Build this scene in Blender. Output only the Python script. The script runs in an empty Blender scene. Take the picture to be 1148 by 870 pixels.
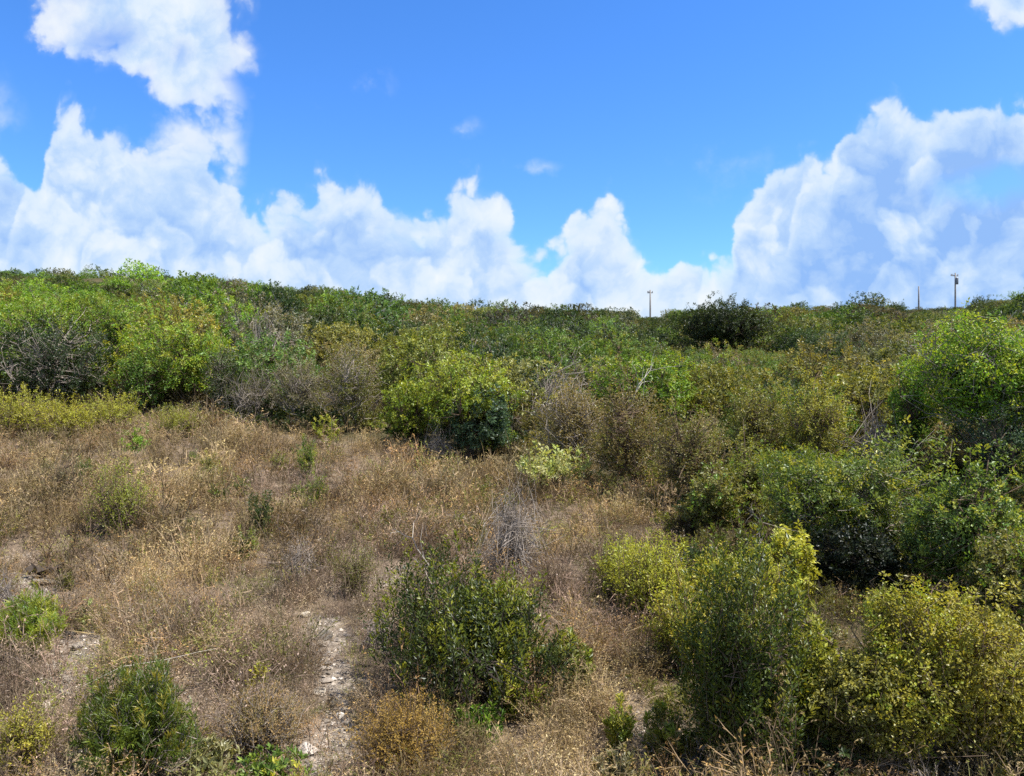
import bpy, math, random
import numpy as np
random.seed(7)
rad = math.radians
scn = bpy.context.scene
COL = scn.collection

# ------------------------------------------------------------------ camera constants (photo pixels -> world)
EZ = 3.0            # eye height above the floor of the hollow
F = 867.0           # focal length in photo pixels (1148 x 870)
CX, CY = 574.0, 435.0
SUN_AZ, SUN_EL = rad(98), rad(60)
EXPOSURE = 1.2

# ------------------------------------------------------------------ small numeric helpers
def vnoise(x, y, scale, seed=0):
    x = np.asarray(x, float) / scale + seed * 17.13
    y = np.asarray(y, float) / scale - seed * 9.71
    xi, yi = np.floor(x), np.floor(y)
    fx, fy = x - xi, y - yi
    fx = fx * fx * (3 - 2 * fx); fy = fy * fy * (3 - 2 * fy)
    def h(a, b):
        s = np.sin(a * 127.1 + b * 311.7 + seed * 74.7) * 43758.5453
        return s - np.floor(s)
    return (h(xi, yi) * (1 - fx) + h(xi + 1, yi) * fx) * (1 - fy) + (h(xi, yi + 1) * (1 - fx) + h(xi + 1, yi + 1) * fx) * fy

def fbm(x, y, scale, seed=0, octs=4):
    v = 0; a = .5; t = 0
    for o in range(octs):
        v = v + a * vnoise(x, y, scale / 2 ** o, seed + o); t += a; a *= .5
    return v / t

def sstep(a, b, x):
    t = np.clip((np.asarray(x, float) - a) / (b - a), 0, 1)
    return t * t * (3 - 2 * t)

_ty = np.arange(-60, 700, .5)
_tz = np.interp(_ty, [-60, 0, 2, 4.5, 6, 9, 14, 20, 27, 35, 50, 75, 100, 120, 135, 170, 250, 700],
                [-1.6, -1.7, -1.85, -2.9, -3.02, -2.85, -2.6, -2.1, -1.2, -0.1, 2.3, 5.6, 8.2, 9.4, 9.2, 4, -6, -14])
for _ in range(3):
    _p = np.pad(_tz, 2, mode='edge')
    _tz = (_p[:-4] + 2 * _p[1:-3] + 3 * _p[2:-2] + 2 * _p[3:-1] + _p[4:]) / 9

def terrain(x, y):
    x = np.asarray(x, float); y = np.asarray(y, float)
    z = np.interp(y, _ty, _tz)
    z = z + 4.3 * sstep(0, 38, -x) * np.clip((y - 9) / 46, 0, 1) * (1 - sstep(90, 200, y))
    z = z + 3.2 * sstep(12, 90, x) * sstep(45, 125, y) * (1 - sstep(150, 260, y))
    z = z + (fbm(x, y, 9, 3) - .5) * .5 * sstep(6, 20, y) + (fbm(x, y, 2.2, 5) - .5) * .22
    z = z + (fbm(x, y, 24, 11, 3) - .5) * 2.8 * sstep(35, 75, y)
    return z + EZ

def at(px, Y): return (px - CX) / F * Y
def px_of(x, y): return CX + F * x / np.maximum(y, .1)
def row_of(y, z): return CY - F * (z - EZ) / np.maximum(y, .1)
def depth(px, row):
    Y = np.concatenate([np.arange(5.0, 30, .05), np.arange(30, 140, .25)])
    r = row_of(Y, terrain(at(px, Y), Y))
    k = np.where(r <= row)[0]
    return float(Y[k[0]]) if len(k) else 120.0

def clearing(x, y):
    "1 inside the open dry patch, 0 under the thicket"
    x = np.asarray(x, float); y = np.asarray(y, float)
    p = px_of(x, y)
    far = np.interp(p, [-400, 0, 150, 270, 400, 480, 600, 700, 760, 900], [25, 25, 25.5, 24.5, 22.5, 20.5, 19.5, 18, 16.5, 14])
    far = far + (vnoise(x, x * 0, 1.7, 4) - .5) * 2
    edge = np.interp(y, [3, 6, 9, 12, 15, 17, 20], [1.3, 1.5, 1.75, 2.0, 2.4, 3.9, 4.5]) + (vnoise(y, y * 0, 1.3, 8) - .5) * .8
    return (1 - sstep(-.6, .9, y - far)) * (1 - sstep(-.4, .6, x - edge))

def bare(x, y):
    "bare gravel patches of the clearing"
    x = np.asarray(x, float); y = np.asarray(y, float)
    def seg(pts, w):
        d = np.full(x.shape, 9.)
        for (ax, ay), (bx, by) in zip(pts[:-1], pts[1:]):
            t = np.clip(((x - ax) * (bx - ax) + (y - ay) * (by - ay)) / ((bx - ax) ** 2 + (by - ay) ** 2), 0, 1)
            d = np.minimum(d, np.hypot(x - ax - t * (bx - ax), y - ay - t * (by - ay)))
        return 1 - sstep(w * .5, w * 1.2, d + (fbm(x, y, .6, 21) - .5) * .5)
    b = seg([(-2.35, 9.6), (-1.95, 8.3), (-1.6, 7.2), (-1.38, 5.4)], .17)
    b = np.maximum(b, seg([(-4.9, 8.7), (-4.4, 7.6)], .24))
    b = np.maximum(b, seg([(-7.0, 11.2), (-6.2, 10.4)], .3))
    b = np.maximum(b, seg([(1.2, 6.9), (1.35, 6.0)], .2))
    b = np.maximum(b, .7 * sstep(.72, .82, fbm(x, y, 1.6, 31)) * (y < 14))
    return b

# ------------------------------------------------------------------ materials
def new_mat(name):
    m = bpy.data.materials.new(name); m.use_nodes = True
    nt = m.node_tree; nt.nodes.clear()
    return m, nt, nt.nodes.new('ShaderNodeOutputMaterial')

def leaf_material(name, transl, gloss, bark=False):
    m, nt, out = new_mat(name); N = nt.nodes; L = nt.links.new
    a = N.new('ShaderNodeAttribute'); a.attribute_name = 'Col'
    oi = N.new('ShaderNodeObjectInfo')
    mx = N.new('ShaderNodeMix'); mx.data_type = 'RGBA'; mx.blend_type = 'MULTIPLY'; mx.inputs[0].default_value = 1
    L(a.outputs['Color'], mx.inputs[6]); L(oi.outputs['Color'], mx.inputs[7])
    col = mx.outputs[2]
    if bark:
        tc = N.new('ShaderNodeTexCoord'); no = N.new('ShaderNodeTexNoise'); no.inputs['Scale'].default_value = 22; no.inputs['Detail'].default_value = 3
        L(tc.outputs['Object'], no.inputs['Vector'])
        rp = N.new('ShaderNodeMapRange'); rp.inputs[3].default_value = .6; rp.inputs[4].default_value = 1.4
        L(no.outputs['Fac'], rp.inputs[0])
        m2 = N.new('ShaderNodeMix'); m2.data_type = 'RGBA'; m2.blend_type = 'MULTIPLY'; m2.inputs[0].default_value = 1
        L(col, m2.inputs[6]); L(rp.outputs[0], m2.inputs[7]); col = m2.outputs[2]
    d = N.new('ShaderNodeBsdfDiffuse'); L(col, d.inputs[0])
    sh = d.outputs[0]
    if transl:
        t = N.new('ShaderNodeBsdfTranslucent')
        tint = N.new('ShaderNodeMix'); tint.data_type = 'RGBA'; tint.blend_type = 'MULTIPLY'; tint.inputs[0].default_value = 1
        L(col, tint.inputs[6]); tint.inputs[7].default_value = (1.25, 1.15, .55, 1)
        L(tint.outputs[2], t.inputs[0])
        s = N.new('ShaderNodeMixShader'); s.inputs[0].default_value = transl
        L(sh, s.inputs[1]); L(t.outputs[0], s.inputs[2]); sh = s.outputs[0]
    if gloss:
        g = N.new('ShaderNodeBsdfAnisotropic'); g.inputs['Roughness'].default_value = .42; g.inputs[0].default_value = (.9, .95, 1, 1)
        s = N.new('ShaderNodeMixShader'); s.inputs[0].default_value = gloss
        L(sh, s.inputs[1]); L(g.outputs[0], s.inputs[2]); sh = s.outputs[0]
    L(sh, out.inputs[0])
    return m

LEAF = leaf_material('leaf', .40, .018)
DRY = leaf_material('dry_stalk', .22, .0)
BARK = leaf_material('bark', 0, 0, bark=True)

def rock_material():
    m, nt, out = new_mat('limestone'); N = nt.nodes; L = nt.links.new
    tc = N.new('ShaderNodeTexCoord'); no = N.new('ShaderNodeTexNoise'); no.inputs['Scale'].default_value = 14; no.inputs['Detail'].default_value = 6
    L(tc.outputs['Object'], no.inputs['Vector'])
    oi = N.new('ShaderNodeObjectInfo')
    cr = N.new('ShaderNodeValToRGB'); cr.color_ramp.elements[0].color = (.42, .4, .38, 1); cr.color_ramp.elements[1].color = (1, .97, .92, 1)
    cr.color_ramp.elements[0].position = .35; cr.color_ramp.elements[1].position = .65
    L(no.outputs['Fac'], cr.inputs[0])
    mx = N.new('ShaderNodeMix'); mx.data_type = 'RGBA'; mx.blend_type = 'MULTIPLY'; mx.inputs[0].default_value = 1
    L(cr.outputs[0], mx.inputs[6]); L(oi.outputs['Color'], mx.inputs[7])
    b = N.new('ShaderNodeBump'); b.inputs['Strength'].default_value = .6; b.inputs['Distance'].default_value = .02; L(no.outputs['Fac'], b.inputs['Height'])
    d = N.new('ShaderNodeBsdfDiffuse'); L(mx.outputs[2], d.inputs[0]); L(b.outputs[0], d.inputs['Normal']); L(d.outputs[0], out.inputs[0])
    return m
ROCK = rock_material()

def ground_material():
    m, nt, out = new_mat('stony_soil'); N = nt.nodes; L = nt.links.new
    tc = N.new('ShaderNodeTexCoord')
    def noise(s, d=5, r=.6):
        n = N.new('ShaderNodeTexNoise'); n.inputs['Scale'].default_value = s; n.inputs['Detail'].default_value = d; n.inputs['Roughness'].default_value = r
        L(tc.outputs['Object'], n.inputs['Vector']); return n.outputs['Fac']
    def ramp(src, stops):
        c = N.new('ShaderNodeValToRGB'); L(src, c.inputs[0])
        while len(c.color_ramp.elements) < len(stops): c.color_ramp.elements.new(.5)
        for e, (p, k) in zip(c.color_ramp.elements, stops): e.position = p; e.color = (*k, 1)
        return c.outputs[0]
    def mix(f, a, b):
        x = N.new('ShaderNodeMix'); x.data_type = 'RGBA'; L(f, x.inputs[0]); L(a, x.inputs[6]); L(b, x.inputs[7]); return x.outputs[2]
    litter = ramp(noise(3.1), [(.3, (.085, .065, .05)), (.5, (.15, .115, .085)), (.7, (.21, .165, .12))])
    soil = ramp(noise(11, 7, .7), [(.3, (.13, .105, .085)), (.5, (.22, .185, .15)), (.68, (.34, .295, .25))])
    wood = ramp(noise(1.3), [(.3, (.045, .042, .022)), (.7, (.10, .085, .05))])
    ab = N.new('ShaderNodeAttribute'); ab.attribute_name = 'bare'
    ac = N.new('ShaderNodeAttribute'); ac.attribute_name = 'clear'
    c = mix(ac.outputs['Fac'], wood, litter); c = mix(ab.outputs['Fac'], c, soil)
    b = N.new('ShaderNodeBump'); b.inputs['Strength'].default_value = .9; b.inputs['Distance'].default_value = .04; L(noise(24, 6, .7), b.inputs['Height'])
    d = N.new('ShaderNodeBsdfDiffuse'); L(c, d.inputs[0]); L(b.outputs[0], d.inputs['Normal']); L(d.outputs[0], out.inputs[0])
    return m

def plain_mat(name, c, rough=.8, metal=0):
    m, nt, out = new_mat(name); N = nt.nodes; L = nt.links.new
    tc = N.new('ShaderNodeTexCoord'); no = N.new('ShaderNodeTexNoise'); no.inputs['Scale'].default_value = 5; L(tc.outputs['Object'], no.inputs['Vector'])
    cr = N.new('ShaderNodeValToRGB'); cr.color_ramp.elements[0].color = (*[v * .7 for v in c], 1); cr.color_ramp.elements[1].color = (*[min(1, v * 1.25) for v in c], 1)
    L(no.outputs['Fac'], cr.inputs[0])
    p = N.new('ShaderNodeBsdfPrincipled'); L(cr.outputs[0], p.inputs['Base Color']); p.inputs['Roughness'].default_value = rough; p.inputs['Metallic'].default_value = metal
    L(p.outputs[0], out.inputs[0]); return m

# ------------------------------------------------------------------ mesh building
def make_mesh(name, V, Q, C=None, mats=(), midx=None, smooth=False):
    me = bpy.data.meshes.new(name)
    V = np.ascontiguousarray(V, np.float32); Q = np.ascontiguousarray(Q, np.int32)
    n, k = Q.shape
    me.vertices.add(len(V)); me.vertices.foreach_set('co', V.ravel())
    me.loops.add(n * k); me.loops.foreach_set('vertex_index', Q.ravel())
    me.polygons.add(n); me.polygons.foreach_set('loop_start', np.arange(0, n * k, k, dtype=np.int32))
    me.polygons.foreach_set('loop_total', np.full(n, k, np.int32))
    if C is not None:
        at_ = me.attributes.new('Col', 'FLOAT_COLOR', 'POINT')
        c4 = np.ones((len(V), 4), np.float32); c4[:, :3] = C
        at_.data.foreach_set('color', c4.ravel())
    for m in mats: me.materials.append(m)
    if midx is not None: me.polygons.foreach_set('material_index', np.ascontiguousarray(midx, np.int32))
    me.polygons.foreach_set('use_smooth', np.full(n, smooth, bool))
    me.update(); return me

def norm(v): return v / np.maximum(np.linalg.norm(v, axis=-1, keepdims=True), 1e-9)

def leaf_quads(P, D, Nn, L, W, fold=.12):
    "diamond leaves: base P, direction D, face normal Nn, length L, width W"
    S = norm(np.cross(D, Nn)); Nn = np.cross(S, D)
    L = np.broadcast_to(L, (len(P),))[:, None]; W = np.broadcast_to(W, (len(P),))[:, None]
    mid = P + D * L * .48
    V = np.stack([P, mid - S * W * .5 + Nn * W * fold, P + D * L - Nn * L * .12, mid + S * W * .5 + Nn * W * fold], 1).reshape(-1, 3)
    return V, np.arange(len(V)).reshape(-1, 4)

def tubes(A, B, ra, rb):
    "three-sided tapered twigs from A to B"
    n = len(A); D = norm(B - A)
    up = np.where(np.abs(D[:, 2:3]) > .9, np.array([[1., 0, 0]]), np.array([[0., 0, 1]]))
    S = norm(np.cross(D, up)); T = np.cross(D, S)
    ra = np.broadcast_to(ra, (n,))[:, None]; rb = np.broadcast_to(rb, (n,))[:, None]
    R = []
    for c, r in ((A, ra), (B, rb)):
        for k in range(3):
            a = 2 * math.pi * k / 3
            R.append(c + (S * math.cos(a) + T * math.sin(a)) * r)
    V = np.stack(R, 1).reshape(-1, 3)
    base = (np.arange(n) * 6)[:, None]
    Q = np.concatenate([base + np.array([[k, (k + 1) % 3, 3 + (k + 1) % 3, 3 + k]]) for k in range(3)], 0)
    return V, Q

class Bag:
    def __init__(s): s.V = []; s.Q = []; s.C = []; s.M = []; s.n = 0
    def add(s, VQ, col, m=0):
        V, Q = VQ
        if len(V) == 0: return
        col = np.asarray(col, float)
        if col.ndim == 1: C = np.tile(col, (len(V), 1))
        elif len(col) == len(V): C = col
        else: C = np.repeat(col, len(V) // len(col), axis=0)
        s.V.append(V); s.Q.append(Q + s.n); s.C.append(C); s.M.append(np.full(len(Q), m)); s.n += len(V)
    def arrays(s): return np.concatenate(s.V), np.concatenate(s.Q), np.concatenate(s.C), np.concatenate(s.M)

WOOD = dict(grey=(.22, .19, .165), brown=(.13, .095, .07), pale=(.46, .42, .36), dark=(.055, .045, .038))
G = {  # leaf base colours (linear)
    'bright': [(.085, .165, .018), (.115, .195, .022), (.06, .125, .018)],
    'yellowgreen': [(.14, .185, .022), (.17, .205, .028), (.10, .15, .02)],
    'lime': [(.24, .26, .04), (.20, .24, .035), (.28, .27, .05)],
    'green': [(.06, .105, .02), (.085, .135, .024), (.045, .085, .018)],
    'dark': [(.032, .055, .016), (.042, .068, .018), (.026, .045, .015)],
    'hollow_shade': [(.016, .024, .010), (.022, .03, .012), (.028, .028, .014)],  # near-black leaves that paint the shade of the hollow
    'bluegreen': [(.045, .085, .04), (.06, .105, .055), (.035, .065, .032)],
    'olive': [(.095, .108, .028), (.115, .126, .034), (.075, .09, .024)],
    'goldolive': [(.145, .158, .026), (.175, .182, .032), (.12, .135, .026)],
    'greyolive': [(.10, .105, .055), (.125, .125, .07), (.08, .09, .045)],
    'brown': [(.125, .095, .05), (.15, .115, .06), (.095, .085, .035)],
    'umber': [(.165, .125, .055), (.20, .15, .07), (.13, .105, .045)],
    'straw': [(.33, .235, .085), (.38, .28, .12), (.27, .185, .07)],
    'grey': [(.24, .205, .185), (.29, .25, .215), (.19, .16, .145)],
    'pale': [(.30, .33, .13), (.34, .35, .18), (.25, .30, .10)],
}

for _k in ('bright', 'yellowgreen', 'green', 'dark', 'bluegreen', 'olive', 'goldolive', 'greyolive', 'lime'):
    G[_k] = [(min(.42, c[0] * 1.72), min(.4, c[1] * 1.5), c[2] * 1.45) for c in G[_k]]

STYLE = {
    # Ls shoot length (rel. to H), per leaves per shoot, leaf (L,W) m, up/out/rnd shoot direction, shell, zlo, tw twig share, sprd leaf angle
    'round':   dict(Ls=.20, per=20, leaf=(.052, .03), up=.45, out=1., rnd=.45, shell=.42, zlo=.12, tw=.5, lean=.55, lob=.33),
    'upright': dict(Ls=.34, per=34, leaf=(.05, .02), up=1.5, out=.5, rnd=.28, shell=.6, zlo=.05, tw=.6, lean=.9, lob=.35),
    'feather': dict(Ls=.30, per=44, leaf=(.05, .007), up=1.1, out=.75, rnd=.35, shell=.55, zlo=.05, tw=.6, lean=1.2, lob=.25),
    'tree':    dict(Ls=.17, per=26, leaf=(.075, .042), up=.3, out=1., rnd=.6, shell=.4, zlo=.16, tw=.6, lean=.5, lob=.42),
    'twiggy':  dict(Ls=.42, per=16, leaf=(.034, .014), up=1.0, out=.7, rnd=.5, shell=.7, zlo=.08, tw=1., lean=.6, lob=.4),
    'bare':    dict(Ls=.5, per=3, leaf=(.025, .01), up=1.1, out=.6, rnd=.5, shell=.8, zlo=.1, tw=1., lean=.6, lob=.4),
    'weed':    dict(Ls=.42, per=22, leaf=(.026, .011), up=1.0, out=.7, rnd=.4, shell=.6, zlo=.0, tw=1., lean=.8, lob=.3),
    'dome':    dict(Ls=.13, per=20, leaf=(.075, .042), up=.3, out=1., rnd=.3, shell=.16, zlo=.03, tw=.25, lean=.6, lob=.22),
    'rosette': dict(Ls=.22, per=11, leaf=(.12, .055), up=.8, out=1., rnd=.3, shell=.6, zlo=.1, tw=.6, lean=.8, lob=.3),
}

def plant_arrays(seed, H, R, style, pal, nsh, wood='brown', leafscale=1., trunk=0., nstem=None, tipcol=None, tipf=.3, per=None, stemr=1., lob=1.35):
    """returns (crown Bag, stem Bag). H height, R half width in metres, nsh number of leafy shoots."""
    rng = np.random.default_rng(seed); s = STYLE[style]
    up = np.array([0, 0, 1.])
    # uneven dome: a few random lobes push the outline in and out
    nl = 16; lobes = norm(rng.normal(size=(nl, 3)) + [0, 0, .35]); la = rng.uniform(-.9, 1., nl) * s['lob'] * lob
    d = norm(rng.normal(size=(nsh * 3, 3))); d = d[d[:, 2] > -.75][:nsh]
    n = len(d)
    bump = np.maximum(.35, 1 + (la[None] * np.exp(11 * (d @ lobes.T - 1))).sum(1))
    r = rng.random(n) ** s['shell'] * bump * rng.uniform(.86, 1.1, n)
    zc = trunk + (1 - trunk) * .5
    T = np.stack([d[:, 0] * r * R, d[:, 1] * r * R, H * (zc + d[:, 2] * r * (1 - trunk) * .5)], 1)
    dead = rng.random(n) < .05; T[dead] *= 1.07          # leafless shoots poking out
    # lower parts stay a little narrower
    low = np.clip((T[:, 2] / H - trunk) / (.45 * (1 - trunk)), 0, 1); T[:, :2] *= (.62 + .38 * low)[:, None]
    T[:, 2] = np.maximum(T[:, 2], H * (trunk + s['zlo'] * rng.uniform(.6, 1.6, n)))
    sd = norm(d * s['out'] + up * s['up'] + rng.normal(size=(n, 3)) * s['rnd'])
    Ls = s['Ls'] * H * rng.uniform(.6, 1.25, n)
    B = T - sd * Ls[:, None]; B[:, 2] = np.maximum(B[:, 2], .02 * H)
    sd = norm(T - B); Ls = np.linalg.norm(T - B, axis=1)
    # leaves along each shoot
    per = per or s['per']
    t = rng.random((n, per)) ** .7
    side = norm(np.cross(sd[:, None, :], rng.normal(size=(n, per, 3))))
    P = B[:, None] + sd[:, None] * (t * Ls[:, None])[..., None] + side * (.02 * H * rng.random((n, per)))[..., None]
    D = norm(sd[:, None] * s['lean'] + side + up * .15 + rng.normal(size=(n, per, 3)) * .25)
    Nn = norm(np.cross(D, side) * .5 + up * .45 + d[:, None] * .85 + rng.normal(size=(n, per, 3)) * .42)
    LL = s['leaf'][0] * leafscale * rng.uniform(.45, 1.4, (n, per)); WW = s['leaf'][1] * leafscale * rng.uniform(.7, 1.25, (n, per))
    LL[dead] *= .03; WW[dead] *= .03
    pc = np.array(G[pal]); sc = pc[rng.integers(0, len(pc), n)] * rng.uniform(.78, 1.25, (n, 1))
    lc = sc[:, None] * rng.uniform(.8, 1.22, (n, per, 1))
    if tipcol:                                           # young growth at the shoot ends of some shoots
        tc = np.array(G[tipcol]); tc = tc[rng.integers(0, len(tc), n)]
        w = (rng.random(n) < tipf)[:, None] * sstep(.35, .8, t)
        lc = lc * (1 - w[..., None]) + tc[:, None] * w[..., None]
    crown = Bag(); crown.add(leaf_quads(P.reshape(-1, 3), D.reshape(-1, 3), Nn.reshape(-1, 3), LL.ravel(), WW.ravel()), lc.reshape(-1, 3))
    # woody stems: forks from the base, then twigs to the shoots
    stem = Bag(); wc = np.array(WOOD[wood])
    k = nstem or max(4, min(11, int(3 + R * 4)))
    if trunk: k = max(4, k)
    pick = rng.choice(n, k, replace=False)
    tgt = T[pick] * np.array([.6, .6, .7])
    a0 = rng.normal(size=(k, 3)) * np.array([.06, .06, 0]) * R * (0.3 if trunk else 1.6); a0[:, 2] = -.08
    fork = np.array([0, 0, H * trunk]) if trunk else np.zeros(3)
    m0 = a0 * .6 + tgt * .3 + rng.normal(size=(k, 3)) * .05 * H; m0[:, 2] = tgt[:, 2] * .4
    if trunk:
        bend = rng.normal(size=3) * .05 * H; bend[2] = 0
        m_ = np.array([[0, 0, H * trunk * .5]]) + bend
        rt = .035 * H * stemr
        stem.add(tubes(np.array([[0, 0, -.15]]), m_, rt * 1.25, rt), wc); stem.add(tubes(m_, fork[None], rt, rt * .85), wc)
        a0 = np.tile(fork, (k, 1)); m0 = fork + (tgt - fork) * .45 + rng.normal(size=(k, 3)) * .04 * H
    m1 = m0 + (tgt - m0) * .55 + rng.normal(size=(k, 3)) * .055 * H
    r0 = .0095 * H ** .7 * stemr * rng.uniform(.7, 1.25, k)
    nodes = []
    for a, b, ra, rb in ((a0, m0, r0, r0 * .8), (m0, m1, r0 * .8, r0 * .6), (m1, tgt, r0 * .6, r0 * .35)):
        stem.add(tubes(a, b, ra, rb), wc * rng.uniform(.8, 1.2, (k, 1)))
        for q in (.35, .7, 1.): nodes.append(a + (b - a) * q)
    nodes = np.concatenate(nodes)
    sel = np.where(rng.random(n) < s['tw'])[0]
    if len(sel):
        dd = ((B[sel][:, None] - nodes[None]) ** 2).sum(-1); dd += (nodes[None, :, 2] > B[sel][:, 2:3] + .1) * 4
        nd = nodes[dd.argmin(1)]
        mid = (nd + B[sel]) * .5 + rng.normal(size=(len(sel), 3)) * .035 * H
        tr = max(.0028, .0035 * H ** .6) * stemr
        w2 = wc * rng.uniform(.75, 1.3, (len(sel), 1))
        stem.add(tubes(nd, mid, tr * 1.5, tr * 1.2), w2); stem.add(tubes(mid, B[sel], tr * 1.2, tr), w2)
        bendp = B[sel] + (T[sel] - B[sel]) * .55 + rng.normal(size=(len(sel), 3)) * .03 * H
        stem.add(tubes(B[sel], bendp, tr, tr * .75), w2); stem.add(tubes(bendp, T[sel], tr * .75, tr * .35), w2)
    return crown, stem

def link(o, parent=None):
    COL.objects.link(o)
    if parent: o.parent = parent
    return o
def tag(o, label=None, cat=None, group=None, kind=None):
    if label: o['label'] = label
    if cat: o['category'] = cat
    if group: o['group'] = group
    if kind: o['kind'] = kind
    return o
def empty(name, loc, rz=0.):
    o = bpy.data.objects.new(name, None); link(o); o.location = loc; o.rotation_euler[2] = rz; o.empty_display_size = .2
    return o

PLACED = []   # (x, y, radius) of everything rooted, for spacing
def place_plant(name, label, cat, px, Y, H, R, style, pal, nsh, group=None, tint=(1, 1, 1), seed=None, sink=.03, **kw):
    seed = seed if seed is not None else abs(hash_(name + label)) % 99991
    x = at(px, Y); z = float(terrain(x, Y))
    root = empty(name, (x, Y, z - sink), random.uniform(0, 6.28)); tag(root, label, cat, group)
    crown, stem = plant_arrays(seed, H, R, style, pal, nsh, **kw)
    leafmat = DRY if pal in ('straw', 'grey', 'brown') else LEAF
    V, Q, C, M = crown.arrays(); o = link(bpy.data.objects.new('crown', make_mesh('crown', V, Q, C, [leafmat])), root); o.color = (*tint, 1)
    V, Q, C, M = stem.arrays(); link(bpy.data.objects.new('stem', make_mesh('stem', V, Q, C, [BARK])), root)
    PLACED.append((x, Y, R))
    return root
def hash_(s):
    h = 5381
    for ch in s: h = (h * 33 + ord(ch)) & 0x7fffffff
    return h

def plant_px(name, label, cat, px, top, base, w, style, pal, nsh, **kw):
    "plant whose foot, top and width were measured on the photograph; its size in metres follows from the distance of the ground there"
    Y = kw.pop('Y', None) or depth(px, base)
    x = at(px, Y); z = float(terrain(x, Y))
    H = max(.15, (CY - top) / F * Y + EZ - z); R = w / 2 / F * Y
    return place_plant(name, label, cat, px, Y, H * kw.pop('hk', .97), R * kw.pop('rk', .95), style, pal, nsh, **kw)

# ------------------------------------------------------------------ ground
def build_ground():
    ys = np.concatenate([[-400, -120, -40, -15, -6], np.arange(-2, 30, .2), np.arange(30, 70, .6), np.arange(70, 170, 1.5), [180, 195, 215, 240, 280, 340, 420, 600, 1000, 3000]])
    xs1 = np.concatenate([np.arange(0, 9, .2), np.arange(9, 30, .5), np.arange(30, 120, 2), [130, 150, 180, 230, 300, 420, 700, 3000]])
    xs = np.concatenate([-xs1[:0:-1], xs1])
    X, Y = np.meshgrid(xs, ys); Z = terrain(X, np.clip(Y, -60, 690))
    V = np.stack([X, Y, Z], -1).reshape(-1, 3)
    ny, nx = X.shape; i = (np.arange(ny - 1)[:, None] * nx + np.arange(nx - 1)[None]).ravel()
    Q = np.stack([i, i + 1, i + 1 + nx, i + nx], 1)
    me = make_mesh('ground', V, Q, None, [ground_material()], smooth=True)
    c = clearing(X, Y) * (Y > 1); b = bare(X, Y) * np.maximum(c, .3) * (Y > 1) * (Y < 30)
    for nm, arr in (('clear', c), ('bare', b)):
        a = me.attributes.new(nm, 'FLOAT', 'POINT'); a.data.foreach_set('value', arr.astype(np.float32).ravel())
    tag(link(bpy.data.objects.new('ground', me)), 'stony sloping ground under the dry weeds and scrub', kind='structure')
build_ground()

# ------------------------------------------------------------------ the plants one can point to
P = plant_px
TH = 'shrub'
# --- inside and along the dry clearing
P('feathery_shrub', 'fine leaved feathery green bush at the very bottom, left of the gravel gap', TH, 152, 733, 866, 142, 'feather', 'green', 820, tint=(.72, .7, .5), tipcol='goldolive', tipf=.25, lob=2., wood='grey')
P('feathery_shrub', 'yellow green feathery bush at the left edge beside a dark stone on bare soil', TH, 36, 652, 738, 78, 'feather', 'yellowgreen', 420, tipcol='bright', tipf=.35, wood='grey')
P('leafy_shrub', 'dense dark green bush of upright leafy shoots standing alone amid the dry clearing', TH, 526, 600, 780, 226, 'upright', 'dark', 900, tint=(.7, .68, .45), tipcol='yellowgreen', tipf=.5, wood='dark', rk=1.15, leafscale=.92, seed=91, lob=2.0, hk=.95)
P('leafy_shrub', 'low olive green bush tucked against the lone dark bush of upright shoots on its right', TH, 636, 703, 778, 72, 'upright', 'olive', 230, tipcol='yellowgreen', tipf=.3, tint=(.85, .95, .9))
P('leafy_sprig', 'light green leafy sprig in front of the lone dark bush of upright shoots', 'plant', 566, 722, 806, 44, 'upright', 'yellowgreen', 46, tipcol='lime', tipf=.4)
P('leafy_sprig', 'short green sprig with a bare white stick leaning over it below the lone dark bush', 'plant', 535, 772, 830, 60, 'upright', 'bright', 46, tint=(.8, .85, .9))
P('dry_shrub', 'rounded straw yellow bush at the bottom, right of the gravel gap and its white stone', TH, 452, 766, 864, 124, 'weed', 'straw', 900, wood='brown', tint=(.82, .76, .55), leafscale=.75, stemr=.6)
P('dry_shrub', 'rounded brown twiggy bush at the bottom between the feathery green bush and the gravel gap', TH, 298, 750, 842, 114, 'weed', 'brown', 700, wood='grey', tint=(1.75, 1.6, 1.45), leafscale=.75, stemr=.7)
P('bare_shrub', 'leafless grey brush of upright twigs behind the lone dark bush of upright shoots', TH, 575, 534, 645, 66, 'bare', 'grey', 380, wood='grey', stemr=.75, hk=1.08, per=9)
P('leafy_sprig', 'slender lime green sapling in the dry weeds just right of the lone dark bush', 'plant', 694, 768, 850, 36, 'upright', 'yellowgreen', 34, tipcol='lime', tipf=.5)
P('seedling', 'small yellowish broad leaved seedling above the brown twiggy bush near the gravel gap', 'plant', 288, 732, 775, 30, 'rosette', 'lime', 14, leafscale=.6)
P('seedling', 'thin pale seedling beside the yellow green feathery bush on bare soil', 'plant', 98, 676, 708, 18, 'rosette', 'pale', 8, leafscale=.5, hk=1.25, rk=1.15)
P('seedling', 'dark green slim seedling in the upper clearing below the olive thicket', 'plant', 343, 490, 536, 26, 'upright', 'green', 60, tipcol='yellowgreen', tipf=.5, hk=1.25, rk=1.15)
P('seedling', 'dark green upright tuft in the middle of the dry clearing', 'plant', 291, 556, 603, 30, 'upright', 'dark', 60, hk=1.25, rk=1.15)
P('low_shrub', 'low yellow green bush half way up the dry clearing', TH, 137, 528, 596, 70, 'weed', 'lime', 420, leafscale=1.3, tint=(.62, .72, .6), hk=1.25, rk=1.15)
P('seedling', 'small green seedling just below the lime weeds on the clearing edge', 'plant', 152, 478, 514, 30, 'round', 'bright', 60, hk=1.25, rk=1.15)
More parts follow.
